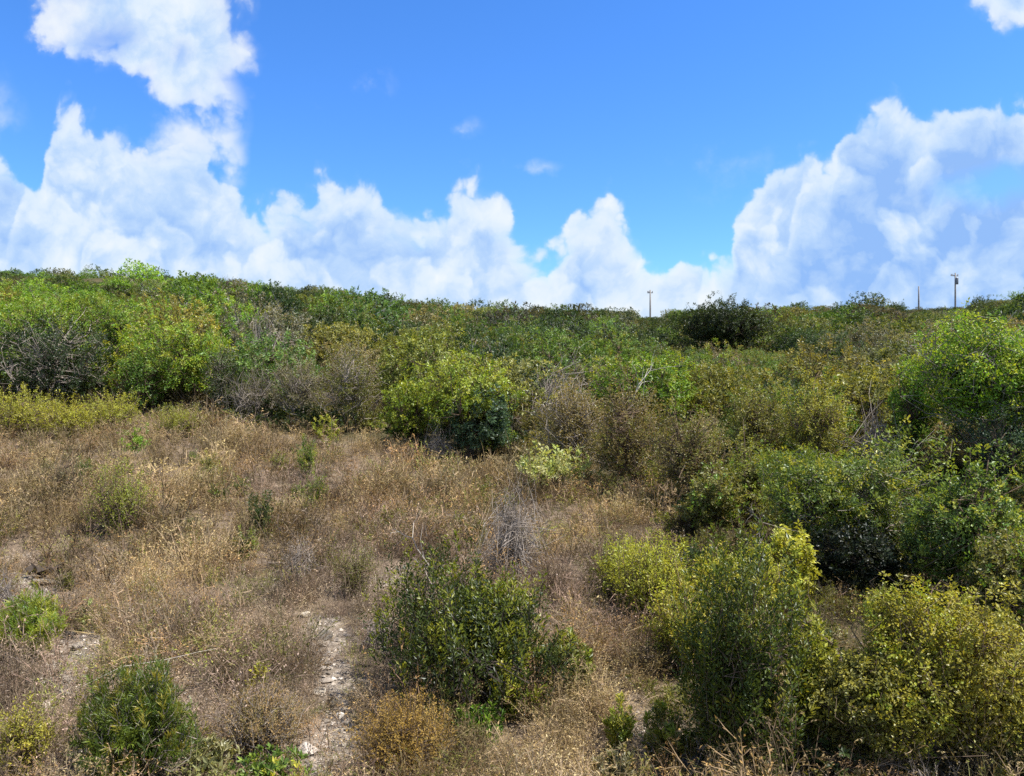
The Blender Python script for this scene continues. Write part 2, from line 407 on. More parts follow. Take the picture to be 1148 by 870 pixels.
P('low_shrub', 'grey green low bush in the dry clearing left of the low yellow green bush', TH, 72, 505, 560, 60, 'weed', 'greyolive', 160, hk=1.25, rk=1.15)
P('low_shrub', 'small pale green bush at the foot of the olive thicket on the clearing edge', TH, 366, 462, 500, 40, 'round', 'yellowgreen', 90, tipcol='lime', tipf=.4)
P('low_shrub', 'olive low bush at the upper end of the gravel gap', TH, 398, 610, 668, 62, 'weed', 'olive', 170, hk=1.25, rk=1.15)
P('low_shrub', 'yellowish weed bush in the bottom corner left of the feathery green bush', TH, 22, 775, 870, 80, 'weed', 'goldolive', 260, tint=(1.1, 1.1, 1))
P('broad_leaf_plant', 'grey green broad leaved plant at the bottom beside the feathery green bush', 'plant', 236, 826, 872, 60, 'rosette', 'greyolive', 60, leafscale=.5, tint=(1.4, 1.5, 1.4))
P('broad_leaf_plant', 'green broad leaved plant spreading along the bottom below the brown twiggy bush', 'plant', 300, 838, 880, 110, 'rosette', 'green', 90, leafscale=.45, tint=(1.3, 1.3, 1.3), tipcol='lime', tipf=.2)
P('broad_leaf_plant', 'two pale yellow leaves rising before the feathery green bush', 'plant', 160, 828, 868, 34, 'rosette', 'lime', 5, leafscale=.75)
P('grey_weed', 'grey upright stalks at the left edge behind the yellow green feathery bush', 'plant', 8, 612, 700, 36, 'bare', 'grey', 90, wood='grey')
P('grey_weed', 'grey twiggy weed bush in the clearing between the green tuft and the gravel gap', 'plant', 335, 590, 650, 54, 'bare', 'grey', 150, wood='grey', per=8)
P('grey_weed', 'greyish twiggy weed clump beside the upper gravel gap and olive low bush', 'plant', 425, 668, 730, 60, 'bare', 'grey', 150, wood='grey', per=8)
P('low_shrub', 'small olive bush at the bottom between the sapling and the tall grey olive bush', TH, 752, 790, 862, 60, 'upright', 'olive', 90, tipcol='yellowgreen', tipf=.4)
P('leafy_sprig', 'dull green leafy shoots at the bottom below the lime sapling', 'plant', 690, 832, 890, 60, 'upright', 'greyolive', 60)
# --- the thicket right of the clearing, near
P('tall_shrub', 'tall grey olive bush of fine upright stems at the bottom right of the clearing', TH, 832, 640, 868, 146, 'upright', 'green', 900, wood='brown', leafscale=.9, lob=2.2, tint=(.66, .6, .5), tipcol='yellowgreen', tipf=.25, hk=1.04, stemr=.5)
P('golden_shrub', 'tallest gold olive bush at the bottom right, with dark hollow underneath', TH, 1012, 640, 868, 150, 'round', 'goldolive', 1500, tipcol='yellowgreen', tipf=.4, leafscale=.6, tint=(1.08, 1.08, .95), lob=2.2, hk=1.04, seed=4242, stemr=.5)
P('golden_shrub', 'gold olive bush right beside the tallest gold bush, before the yellowish green bush', TH, 1088, 658, 866, 130, 'round', 'goldolive', 1200, tipcol='lime', tipf=.25, leafscale=.6, tint=(1.05, 1.02, .9), lob=2.4, seed=4243, stemr=.5)
P('golden_shrub', 'lower gold olive bush at the left foot of the tallest gold bush', TH, 958, 700, 870, 110, 'round', 'olive', 950, tipcol='goldolive', tipf=.5, leafscale=.6, tint=(1.05, 1.05, .95), lob=2.2, seed=4244, stemr=.5)
P('golden_shrub', 'gold olive bush cut by the right picture edge beside the tallest gold bush', TH, 1140, 690, 860, 130, 'round', 'goldolive', 1000, tipcol='olive', tipf=.5, leafscale=.62, tint=(.95, 1.05, 1.1), lob=2.)
P('golden_shrub', 'yellow green bush between the tall grey olive bush and the tallest gold bush', TH, 915, 672, 850, 80, 'upright', 'goldolive', 260, tipcol='lime', tipf=.3, tint=(.85, .95, .9))
P('lime_shrub', 'wide lime green weedy bush where the dry weeds meet the thicket', TH, 735, 588, 700, 118, 'weed', 'lime', 950, tint=(.88, .93, .75), leafscale=1.5)
P('lime_shrub', 'lime green weedy bush with yellow sprays right above the tall grey olive bush', TH, 800, 605, 705, 110, 'weed', 'yellowgreen', 850, tint=(1.05, 1.02, .9), tipcol='lime', tipf=.5, leafscale=1.5)
P('lime_shrub', 'lime green weedy bush at the edge of the dry weeds before the wide lime bush', TH, 700, 592, 676, 70, 'weed', 'lime', 520, tint=(.8, .86, .7), leafscale=1.4, seed=601)
P('lime_shrub', 'lower olive lime weeds under the wide lime bush, beside the tall grey olive bush', TH, 764, 648, 752, 84, 'weed', 'yellowgreen', 560, tint=(1.05, .95, .9), leafscale=1.4, tipcol='lime', tipf=.4, seed=602)
P('lime_shrub', 'upright lime weeds between the wide lime bush and the pale lime bush', TH, 848, 606, 700, 76, 'weed', 'lime', 520, tint=(.8, .86, .7), leafscale=1.5, seed=603)
P('lime_shrub', 'pale lime bush of broad leaves left of the black hollow under the spreading bush', TH, 880, 580, 680, 82, 'round', 'lime', 230, leafscale=1.1, tint=(.9, .95, .8))
P('spreading_shrub', 'widest green bush of the thicket, spreading over a black hollow with bare limbs', TH, 935, 462, 640, 225, 'tree', 'green', 1500, trunk=.12, nstem=12, wood='grey', leafscale=.72, tipcol='yellowgreen', tipf=.3, tint=(1.15, 1.05, 1.), lob=1.8, stemr=.55)
P('dark_shrub', 'blackish bush filling the hollow below the widest green bush', TH, 965, 572, 672, 130, 'round', 'hollow_shade', 520, tint=(.8, .9, .8), wood='dark')  # added bush; its near-black leaves stand in for the hollow's shade
P('leafy_shrub', 'full green bush at the right edge above the gold bushes', TH, 1085, 505, 690, 130, 'tree', 'green', 620, leafscale=.7, tipcol='yellowgreen', tipf=.25, tint=(1.15, 1.15, 1.2))
P('leafy_shrub', 'yellowish green bush at the right edge just above the edge gold bush', TH, 1130, 575, 720, 100, 'round', 'olive', 420, leafscale=.9, tipcol='bright', tipf=.3)
P('leafy_shrub', 'bluish green bush between the wide spreading bush and the full green bush', TH, 1040, 560, 660, 70, 'round', 'bluegreen', 240, tint=(1.2, 1.2, 1.1))
P('tall_tree', 'tall light green tree rising at the right edge above the whole thicket', 'tree', 1112, 352, 560, 190, 'tree', 'bright', 1500, trunk=.2, nstem=10, wood='grey', leafscale=1., tipcol='yellowgreen', tipf=.6, tint=(1.12, 1.22, .9), Y=17.5, hk=1.12, lob=1.)
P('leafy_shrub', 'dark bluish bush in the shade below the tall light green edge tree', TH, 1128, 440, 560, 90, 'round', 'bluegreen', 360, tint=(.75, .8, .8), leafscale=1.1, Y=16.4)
P('golden_shrub', 'gold yellow bush behind the wide spreading bush, left of a brown dead stalk column', TH, 915, 414, 520, 90, 'round', 'goldolive', 560, tipcol='lime', tipf=.2, leafscale=1., tint=(.95, 1, 1), Y=18.5)
P('dead_shrub', 'column of brown dead stalks between the gold yellow bush and tall edge tree', TH, 980, 418, 520, 44, 'bare', 'brown', 200, wood='grey', Y=18, per=8, tint=(1.5, 1.4, 1.4))
P('leafy_shrub', 'small vivid green bush right of the column of brown dead stalks', TH, 1020, 400, 500, 58, 'tree', 'bright', 300, Y=19)
P('golden_shrub', 'olive gold bush at the head of the thicket left of the gold yellow bush', TH, 850, 418, 510, 80, 'round', 'olive', 420, tipcol='goldolive', tipf=.4, Y=20)
P('leafy_shrub', 'grey green bush left of the wide spreading bush, above the lime weedy bushes', TH, 838, 485, 590, 90, 'round', 'olive', 560, tipcol='yellowgreen', tipf=.4, tint=(1., 1.05, .9), leafscale=.9, lob=2.)
P('leafy_shrub', 'olive bush between the brown thicket and the wide spreading bush', TH, 800, 520, 600, 84, 'round', 'olive', 480, lob=2., tipcol='bright', tipf=.3)
# --- the thicket along the far side of the clearing
P('brown_shrub', 'brown twiggy bush in front of the dead white branch, above the dry clearing', TH, 640, 402, 545, 100, 'round', 'umber', 620, wood='grey', leafscale=.9, tint=(1.25, 1.3, 1.1), lob=2.)
P('brown_shrub', 'dark brown twiggy bush in the thicket straight below the dead white branch', TH, 706, 422, 558, 110, 'round', 'umber', 700, wood='brown', leafscale=.9, tint=(1.1, 1.15, .9), lob=2., tipcol='olive', tipf=.3)
P('brown_shrub', 'olive brown twiggy bush at the thicket end beside the lime weedy bushes', TH, 772, 436, 575, 105, 'round', 'umber', 640, wood='brown', leafscale=.9, tint=(1.05, 1.15, .9), tipcol='olive', tipf=.5, lob=2.)
P('leafy_shrub', 'dark bluish green broad leaved bush below a yellow green crown at the clearing edge', TH, 541, 428, 518, 100, 'tree', 'bluegreen', 330, leafscale=1.25, tint=(.7, .75, .72), wood='dark')
P('yellow_tree', 'yellow green tree crown right behind the dark bluish broad leaved bush', 'tree', 520, 388, 500, 118, 'tree', 'yellowgreen', 380, leafscale=1.25, Y=21.5, trunk=.2, tipcol='lime', tipf=.3, tint=(.85, .95, .9))
P('leafy_shrub', 'yellow green bush left of the dark bluish broad leaved bush on the clearing edge', TH, 465, 415, 500, 80, 'tree', 'yellowgreen', 300, leafscale=1.15, tint=(.85, .95, .9), tipcol='lime', tipf=.2)
P('bare_shrub', 'grey twiggy brush at the clearing edge left of the dark bluish bush', TH, 492, 462, 520, 56, 'bare', 'grey', 160, wood='grey')
P('low_shrub', 'low pale leaved bush in front of the brown twiggy thicket', TH, 618, 494, 552, 96, 'rosette', 'pale', 260, leafscale=.9, tint=(1.25, 1.2, 1.1))
P('leafy_shrub', 'olive bush on the clearing edge with grey green skirts, behind the small pale bush', TH, 395, 378, 484, 86, 'round', 'olive', 420, wood='grey', tint=(.85, .88, .8), leafscale=1.1)
P('leafy_shrub', 'grey olive bush left of the olive one, above the small pale green bush', TH, 335, 385, 478, 84, 'round', 'greyolive', 400, wood='grey', tint=(.85, .85, .8), leafscale=1.)
P('leafy_shrub', 'grey brown mixed bush at the clearing edge under the leafless grey brush', TH, 285, 392, 472, 80, 'twiggy', 'olive', 380, wood='grey', per=26, tint=(.8, .75, .8))
P('bare_shrub', 'leafless grey brush standing above the olive thicket on the slope', TH, 297, 330, 440, 70, 'bare', 'grey', 260, wood='grey', Y=31, per=4)
P('leafy_shrub', 'wide bright yellow green bush upslope of the clearing beside the dark hollow', TH, 212, 345, 466, 130, 'tree', 'bright', 560, leafscale=1.2, tipcol='yellowgreen', tipf=.5, Y=27.5, tint=(1.15, 1.1, 1.))
P('leafy_shrub', 'bright green bush with grey skirts at the clearing edge behind lime weeds', TH, 160, 372, 462, 90, 'round', 'bright', 420, leafscale=1.3, tint=(.75, .8, .9))
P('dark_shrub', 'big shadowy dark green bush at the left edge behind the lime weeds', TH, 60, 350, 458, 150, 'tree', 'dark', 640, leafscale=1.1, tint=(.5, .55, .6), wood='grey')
P('leafy_shrub', 'light green bush crowning the shadowy dark bush at the left edge', TH, 45, 318, 440, 150, 'tree', 'bright', 640, leafscale=1.2, Y=30, tipcol='yellowgreen', tipf=.35)
P('leafy_shrub', 'light green bush upslope between shadowy dark bush and wide yellow green bush', TH, 128, 322, 440, 110, 'tree', 'bright', 480, leafscale=1.2, Y=32, tipcol='yellowgreen', tipf=.3)
P('dark_shrub', 'dark grey green bush with an open black base next to the olive thicket', TH, 250, 372, 468, 52, 'round', 'dark', 240, wood='grey', leafscale=1.1)
P('lime_shrub', 'low lime weed bush at the left edge along the upper clearing', TH, 22, 428, 488, 100, 'weed', 'lime', 560, tint=(.85, .88, .7), leafscale=2.)
P('lime_shrub', 'low lime weed bush in front of the bright bush with grey skirts', TH, 125, 432, 484, 80, 'weed', 'lime', 430, tint=(.8, .85, .7), leafscale=2.)
P('lime_shrub', 'low lime weed bush in front of the shadowy dark bush', TH, 76, 440, 490, 76, 'weed', 'lime', 430, tint=(.85, .86, .7), leafscale=2.)
P('low_shrub', 'dull green low weeds at the clearing edge below the wide yellow green bush', TH, 198, 446, 490, 80, 'weed', 'lime', 360, leafscale=1.7, tint=(.62, .66, .6))
# --- landmarks on the slope
P('round_tree', 'round bright green tree behind the dead white branch', 'tree', 727, 388, 480, 138, 'tree', 'bright', 640, leafscale=1.35, trunk=.12, Y=25, tipcol='yellowgreen', tipf=.3, tint=(1., .98, 1))
P('dark_tree', 'lone dark tree breaking the skyline of the ridge', 'tree', 812, 334, 425, 112, 'tree', 'dark', 950, leafscale=1.7, trunk=.15, Y=48, wood='dark', tint=(.62, .62, .62), lob=1.2)

_r = np.random.default_rng(404); _src = None; _n = 0
while _n < 26:                                           # little green tufts all over the dry clearing
    px_ = _r.uniform(5, 700); Y_ = float(_r.uniform(6.5, 20)); x_ = at(px_, Y_)
    if float(clearing(x_, Y_)) < .8 or min(math.hypot(x_ - a, Y_ - b) - c for a, b, c in PLACED) < .35: continue
    if _src is None:
        _src = place_plant('green_tuft', 'low olive green tuft lost among the dry weeds of the clearing', 'plant', px_, Y_, .5, .24, 'weed', 'olive', 90, group='green tufts among the dry weeds', leafscale=1.3, tipcol='yellowgreen', tipf=.5)
        _src['group'] = 'green tufts among the dry weeds'
    else:
        t = _src.copy(); link(t); t.location = (x_, Y_, float(terrain(x_, Y_)) - .03); t.rotation_euler[2] = _r.uniform(0, 6.28)
        q = _r.uniform(.6, 1.35); t.scale = (q, q, q * _r.uniform(.8, 1.2)); k = _r.uniform(.75, 1.2)
        for ch in _src.children:
            c_ = ch.copy(); link(c_, t); c_.color = (k * _r.uniform(.8, 1.1), k, k, 1)
        PLACED.append((x_, Y_, .2))
    _n += 1

# ------------------------------------------------------------------ dead wood
def dead_branch(name, label, px, Y, z, pts, r, seed, wood='pale'):
    rng = np.random.default_rng(seed); b = Bag(); c = np.array(WOOD[wood])
    p = np.array(pts, float)
    fine = [p[0]]
    for a, e in zip(p[:-1], p[1:]):
        for t in (.33, .67, 1.): fine.append(a + (e - a) * t + rng.normal(size=3) * r * .8)
    fine = np.array(fine); n = len(fine) - 1
    rr = np.linspace(r, r * .3, n + 1)
    b.add(tubes(fine[:-1], fine[1:], rr[:-1], rr[1:]), c)
    for i in range(2, n):
        for _ in range(2 if r > .012 else 1 if r > .005 else 0):
            d = norm((fine[i] - fine[i - 1]) + rng.normal(size=3) * np.linalg.norm(fine[i] - fine[i - 1]) * 1.1)
            L = rng.uniform(.12, .4) * np.linalg.norm(p[-1] - p[0]); q = fine[i] + d * L * .5; e = q + norm(d + rng.normal(size=3) * .4) * L * .5
            b.add(tubes(np.array([fine[i], q]), np.array([q, e]), np.array([rr[i] * .6, rr[i] * .4]), np.array([rr[i] * .4, rr[i] * .15])), c * rng.uniform(.8, 1.1))
    V, Q, C, M = b.arrays(); x = at(px, Y)
    o = link(bpy.data.objects.new(name, make_mesh(name, V, Q, C, [BARK]))); o.location = (x, Y, float(terrain(x, Y)) + z)
    return tag(o, label, 'dead branch')
dead_branch('dead_branch', 'dead white branch sticking out of the brown thicket before the round tree', 690, 20.3, 0, [(0, 0, 0), (.25, 0, 1.4), (.6, -.1, 2.2), (1.0, 0, 2.75)], .026, 3)
dead_branch('dead_branch', 'grey dead branch arching over the brown twiggy bush in the thicket', 618, 20.5, 0, [(0, 0, 0), (-.15, 0, 1.6), (.2, 0, 2.5), (.75, .1, 2.75)], .022, 4, 'grey')
dead_branch('dead_branch', 'pale crooked dead stick between the lime bushes and the wide spreading bush', 850, 9.6, 0, [(0, 0, 0), (-.03, 0, .7), (.06, 0, 1.15), (-.12, 0, 1.3)], .013, 5, 'grey')
dead_branch('dead_branch', 'bent bare stick leaning out of the lone dark bush to its left', 492, 8.9, .1, [(0, 0, 0), (-.1, 0, .7), (-.3, -.1, 1.05), (-.52, 0, 1.15)], .009, 6)
dead_branch('dead_branch', 'white forked dead stick lying in the weeds below the lone dark bush', 552, 7.0, .02, [(0, 0, .0), (-.02, 0, .25), (.0, .02, .42), (-.25, .05, .62)], .012, 7)
dead_branch('dead_branch', 'pair of thin grey sticks standing before the tallest gold bush', 1052, 6.35, 0, [(0, 0, -.1), (.02, 0, .3), (.05, .02, .6), (.06, 0, .8)], .012, 8)
dead_branch('dead_branch', 'grey dead limbs in the black hollow under the spreading bush', 925, 10.6, .0, [(-.5, 0, .1), (0, -.1, .5), (.5, 0, .62), (1.1, .1, .9)], .03, 9, 'grey')
dead_branch('dead_branch', 'long bent straw stalk arching across the feathery green bush', 118, 6.9, .45, [(0, -.35, 0), (.35, -.4, .18), (.7, -.4, .24), (1.1, -.3, .30)], .0035, 10)
dead_branch('dead_branch', 'curved pale stalk hooked in front of the foot of the feathery green bush', 128, 6.2, .02, [(-.1, 0, 0), (-.12, 0, .28), (.03, 0, .36), (.18, 0, .33)], .0035, 11)
dead_branch('dead_branch', 'black dead log lying on bare soil behind the yellow green feathery bush', 46, 11.3, .06, [(-.2, 0, .05), (0, .03, .07), (.18, 0, .08), (.36, .05, .05)], .07, 12, 'dark')

# ------------------------------------------------------------------ stones
def stone(label, px, row, w, tint, group=None, seed=0, flat=.65):
    rng = np.random.default_rng(seed)
    import bmesh
    bm = bmesh.new(); bmesh.ops.create_icosphere(bm, subdivisions=3, radius=1)
    cut = norm(rng.normal(size=(9, 3))); off = rng.uniform(.55, .9, 9)
    for v in bm.verts:
        p = np.array(v.co)
        for c, o_ in zip(cut, off):
            k = p @ c
            if k > o_: p = p - c * (k - o_)
        p = p * (1 + .06 * math.sin(p[0] * 9 + seed) * math.cos(p[1] * 8 - seed)); v.co = (p[0], p[1] * .8, p[2] * flat)
    me = bpy.data.meshes.new('stone'); bm.to_mesh(me); bm.free(); me.materials.append(ROCK)
    o = link(bpy.data.objects.new('stone', me)); Y = depth(px, row); x = at(px, Y); s = w / 2 / F * Y
    o.location = (x, Y, float(terrain(x, Y)) + s * flat * .35); o.scale = (s, s, s); o.rotation_euler = (rng.uniform(-.3, .3), rng.uniform(-.3, .3), rng.uniform(0, 6))
    o.color = (*tint, 1); return tag(o, label, 'stone', group)
stone('small white stone in the gravel gap beside the straw yellow bush', 381, 806, 13, (.75, .72, .68), seed=1)
stone('grey stone just below the white stone in the gravel gap', 388, 812, 15, (.28, .26, .24), seed=2)
stone('pale flat stone higher up in the gravel gap', 357, 778, 20, (.5, .46, .4), seed=3, flat=.4)
stone('tan stone at the upper narrow part of the gravel gap', 343, 692, 13, (.55, .5, .42), seed=4)
stone('dark grey stone beside the tan stone at the upper gravel gap', 362, 716, 24, (.17, .16, .15), seed=5, flat=.5)
stone('flat dark stone lying beside the yellow green feathery bush', 76, 712, 22, (.14, .13, .12), seed=6, flat=.35)
stone('grey stone on bare soil under the thin pale seedling', 86, 728, 18, (.3, .27, .24), seed=7, flat=.45)
stone('black stone wedged by the gravel gap right of the brown twiggy bush', 372, 790, 20, (.09, .085, .08), seed=8)
stone('grey slab stone near the black log at the left edge', 52, 655, 30, (.26, .24, .21), seed=9, flat=.3)
stone('pale stone on the bare soil left of the feathery green bush', 52, 795, 14, (.6, .55, .48), seed=10)
stone('cream stone at the lower end of the gravel gap', 386, 838, 8, (.5, .46, .4), seed=11)

_r = np.random.default_rng(77)
for k in range(16):
    q = k / 15; px_ = np.interp(q, [0, .3, .6, 1], [348, 352, 366, 392]) + _r.uniform(-14, 14); row_ = 694 + q * 158
    stone('small pale grey stone strewn along the gravel gap', float(px_), float(row_), float(_r.uniform(7, 13)), tuple(np.array([.40, .36, .32]) * _r.uniform(.5, 1.1)), 'small stones strewn along the gravel gap', seed=100 + k, flat=.5)
for k in range(9):
    stone('small brownish stone scattered on the bare soil by the yellow green feathery bush', float(_r.uniform(52, 100)), float(_r.uniform(705, 770)), float(_r.uniform(7, 12)), tuple(np.array([.36, .32, .28]) * _r.uniform(.55, 1.2)), 'small stones on the bare soil near the left edge', seed=130 + k, flat=.45)

# ------------------------------------------------------------------ utility poles on the ridge
POLE = plain_mat('weathered_pole', (.2, .185, .175)); METAL = plain_mat('pole_metal', (.16, .17, .18), .5, .4); CER = plain_mat('insulator_glaze', (.30, .26, .24), .3)
def prism(segs, n=10):
    "lathe from (radius, z) pairs"
    V = [(r * math.cos(2 * math.pi * k / n), r * math.sin(2 * math.pi * k / n), z) for r, z in segs for k in range(n)]
    Q = [[i * n + k, i * n + (k + 1) % n, (i + 1) * n + (k + 1) % n, (i + 1) * n + k] for i in range(len(segs) - 1) for k in range(n)]
    return np.array(V), np.array(Q)
def box(x0, x1, y0, y1, z0, z1):
    V = np.array([(x, y, z) for z in (z0, z1) for x, y in ((x0, y0), (x1, y0), (x1, y1), (x0, y1))])
    return V, np.array([[0, 3, 2, 1], [4, 5, 6, 7], [0, 1, 5, 4], [1, 2, 6, 5], [2, 3, 7, 6], [3, 0, 4, 7]])
def part(name, VQ, mat, parent, loc=(0, 0, 0), smooth=False):
    o = link(bpy.data.objects.new(name, make_mesh(name, VQ[0], VQ[1], None, [mat], smooth=smooth)), parent); o.location = loc; return o
def pole(px, top, Y, label, arm, can=False, rz=0.):
    x = at(px, Y); z = float(terrain(x, Y)); H = (CY - top) / F * Y + EZ - z
    t = tag(empty('utility_pole', (x, Y, z), rz), label, 'utility pole', 'utility poles along the ridge')
    part('pole_shaft', prism([(.15, -.5), (.145, 0), (.13, H * .5), (.10, H), (.001, H + .02)]), POLE, t, smooth=True)
    if arm:
        part('crossarm', box(-arm, arm, .105, .2, H - .5, H - .38), POLE, t)
        for q in (-.9, -.45, .9):
            part('insulator', prism([(.02, 0), (.07, .03), (.05, .1), (.08, .13), (.05, .22), (.001, .24)]), CER, t, (q * arm, .15, H - .378))
    if can:
        c = part('transformer', prism([(.001, 0), (.2, .0), (.22, .05), (.22, 1.0), (.18, 1.08), (.001, 1.1)], 14), METAL, t, (-.05, -.36, H - 1.9), True)
        part('bracket', box(-.05, .05, .2, .26, .3, .8), METAL, c)
pole(729, 325, 122, 'thin utility pole nearest the dark tree on the ridge, with a short top arm', .42)
pole(1030, 321, 132, 'plain bare topped utility pole left of the pole carrying a transformer', 0)
pole(1071, 306, 126, 'tallest utility pole on the ridge, carrying a dark transformer and crossarm', .75, True, .3)

# ------------------------------------------------------------------ individual shrubs on the slope
PROTO = {}
def proto(kind):
    if kind in PROTO: return PROTO[kind]
    style, pal, H, R, nsh, ls, kw = KINDS[kind]
    out = []
    for v in range(3):
        crown, stem = plant_arrays(hash_(kind) % 9999 + v * 31, H, R, style, pal, nsh, leafscale=ls, **kw)
        V, Q, C, M = crown.arrays(); a = make_mesh('crown', V, Q, C, [DRY if pal in ('grey', 'brown') else LEAF])
        V, Q, C, M = stem.arrays(); b = make_mesh('stem', V, Q, C, [BARK])
        out.append((a, b))
    PROTO[kind] = out; return out
KINDS = {
    'bright green':   ('tree', 'bright', 2.3, 1.5, 380, 1.15, dict(tipcol='yellowgreen', tipf=.3)),
    'mid green':      ('dome', 'green', 2.3, 1.5, 420, 1.15, dict(lob=2., tipcol='olive', tipf=.3)),
    'dark green':     ('dome', 'dark', 2.2, 1.45, 420, 1.15, dict(wood='grey', lob=2.)),
    'olive':          ('dome', 'olive', 2.0, 1.4, 420, 1.1, dict(tipcol='goldolive', tipf=.25, lob=2.)),
    'yellow green':   ('tree', 'bright', 2.0, 1.35, 330, 1.15, dict(tipcol='yellowgreen', tipf=.7)),
    'grey olive':     ('dome', 'greyolive', 2.1, 1.35, 400, 1.1, dict(wood='grey', lob=2.)),
    'brown twiggy':   ('twiggy', 'umber', 2.0, 1.2, 300, 1.6, dict(wood='grey', per=26)),
    'leafless grey':  ('bare', 'grey', 2.2, 1.1, 150, 1.3, dict(wood='grey', per=5)),
}
def zone_pick(px, Y, rng):
    n = float(fbm(np.array(px * .01), np.array(Y * .18), 1.0, 51, 2)) + rng.uniform(-.14, .14)
    if px < 280:   w = ['bright green', 'bright green', 'yellow green', 'bright green', 'olive', 'mid green', 'dark green']
    elif px < 480: w = ['mid green', 'olive', 'mid green', 'grey olive', 'dark green', 'brown twiggy', 'olive']
    elif px < 820: w = ['mid green', 'dark green', 'olive', 'mid green', 'grey olive', 'yellow green', 'brown twiggy']
    else:          w = ['mid green', 'olive', 'grey olive', 'mid green', 'dark green', 'mid green', 'grey olive']
    if Y > 34 and px >= 300: w = ['mid green', 'dark green', 'mid green', 'olive', 'dark green', 'grey olive', 'mid green']
    if px > 930 and Y > 18.5: w = ['dark green', 'mid green', 'grey olive', 'olive', 'dark green', 'grey olive', 'dark green']
    if rng.random() < .045: return 'leafless grey'
    return w[int(np.clip((n - .18) / .64, 0, .999) * len(w))]
def skyline(px):
    return np.interp(px, [-200, 0, 150, 270, 400, 500, 700, 850, 950, 1148, 1300], [303, 305, 312, 319, 334, 343, 351, 350, 346, 336, 330])
def slope_zone(px, Y):
    side = ('at the left end of' if px < 150 else 'left of centre on' if px < 470 else 'mid way along' if px < 700 else
            'below the dark tree on' if px < 900 else 'below the taller poles on')
    h = 'the lower slope behind the clearing' if Y < 30 else 'the middle slope' if Y < 42 else 'the upper slope'
    return side + ' ' + h

CLEARVIEW = [(765, 860, 390, 49), (655, 800, 470, 25.5), (1020, 1148, 560, 17.8), (440, 590, 520, 22), (595, 815, 560, 20.5), (860, 1000, 520, 19), (320, 440, 480, 27), (0, 270, 470, 27)]
def build_slope():
    rng = np.random.default_rng(12)
    hero = np.array(PLACED)
    pts = []
    M = 26000
    for sz in (1.35, 1.1, .9, .72, .55):
        for _ in range(M // 5):
            Y = math.sqrt(rng.uniform(11.0 ** 2, 56.0 ** 2)); px = rng.uniform(-90, 1240); x = at(px, Y)
            if Y < 20 and px < 800: continue
            if Y < 13 and px < 930: continue
            if sz > 1 and (rng.random() < .6 or Y < 22): continue
            if float(clearing(x, Y)) > .15: continue
            s = sz * rng.uniform(.88, 1.12)
            w_ = 1.5 * s * F / Y
            lim = skyline(px) + 12 * (Y < 40)
            for p0, p1, row, yl in CLEARVIEW:
                if p0 - w_ < px < p1 + w_ and Y < yl: lim = max(lim, row)
            s = min(s, ((CY - lim) / F * Y + EZ - float(terrain(x, Y))) / 2.45)
            if s < .34: continue
            if len(pts):
                q = np.array(pts)
                if (np.hypot(q[:, 0] - x, q[:, 1] - Y) < 1.06 * (s + q[:, 3])).any(): continue
            if (np.hypot(hero[:, 0] - x, hero[:, 1] - Y) < hero[:, 2] * .6 + s * .75).any(): continue
            pts.append((x, Y, px, s))
    pts.sort(key=lambda p: p[1]); pts = pts[:292 - 40]
    print('SLOPE', len(pts), pts[-1][1])
    count = {}
    for x, Y, px, s in pts:
        kind = zone_pick(px, Y, rng); var = int(rng.integers(3)); a, b = proto(kind)[var]
        zone = slope_zone(px, Y)
        lab = f'{kind} shrub {zone}'
        root = empty('slope_shrub', (x, Y, float(terrain(x, Y)) - .06), rng.uniform(0, 6.28)); root.scale = (s * rng.uniform(.9, 1.15), s * rng.uniform(.9, 1.15), s * rng.uniform(.82, 1.15))
        tag(root, lab, 'shrub', f'{kind} shrubs {zone}')
        k = rng.uniform(.72, 1.28); tint = (k * rng.uniform(.85, 1.12), k, k * rng.uniform(.85, 1.3), 1)
        o = link(bpy.data.objects.new('crown', a), root); o.color = tint
        link(bpy.data.objects.new('stem', b), root)
        count[lab] = count.get(lab, 0) + 1
    return pts
slope_pts = build_slope()
SLOPE_END = max(p[1] for p in slope_pts)

# ------------------------------------------------------------------ stuff: far scrub, undergrowth, dry weeds, gravel
def scatter(name, label, protos, pos, rot, scale, tint, which, mats):
    "copies of small plant arrays merged into one uncountable mass"
    VV, QQ, CC, MM = [], [], [], []; n = 0
    for k, (V, Q, C, M) in enumerate(protos):
        idx = np.where(which == k)[0]
        if not len(idx): continue
        c, s = np.cos(rot[idx]), np.sin(rot[idx])
        R = np.zeros((len(idx), 3, 3)); R[:, 0, 0] = c; R[:, 0, 1] = -s; R[:, 1, 0] = s; R[:, 1, 1] = c; R[:, 2, 2] = 1
        W = np.einsum('nij,vj->nvi', R, V) * scale[idx][:, None, :] + pos[idx][:, None, :]
        VV.append(W.reshape(-1, 3).astype(np.float32)); CC.append((C[None] * tint[idx][:, None, :]).reshape(-1, 3).astype(np.float32))
        QQ.append((Q[None] + (np.arange(len(idx)) * len(V))[:, None, None] + n).reshape(-1, 4)); MM.append(np.tile(M, len(idx))); n += len(idx) * len(V)
    me = make_mesh(name, np.concatenate(VV), np.concatenate(QQ), np.concatenate(CC), mats, np.concatenate(MM))
    return tag(link(bpy.data.objects.new(name, me)), label, kind='stuff')

def merged_proto(seed, H, R, style, pal, nsh, **kw):
    crown, stem = plant_arrays(seed, H, R, style, pal, nsh, **kw)
    Vc, Qc, Cc, _ = crown.arrays(); Vs, Qs, Cs, _ = stem.arrays()
    return np.concatenate([Vc, Vs]), np.concatenate([Qc, Qs + len(Vc)]), np.concatenate([Cc, Cs]), np.concatenate([np.zeros(len(Qc)), np.ones(len(Qs))])

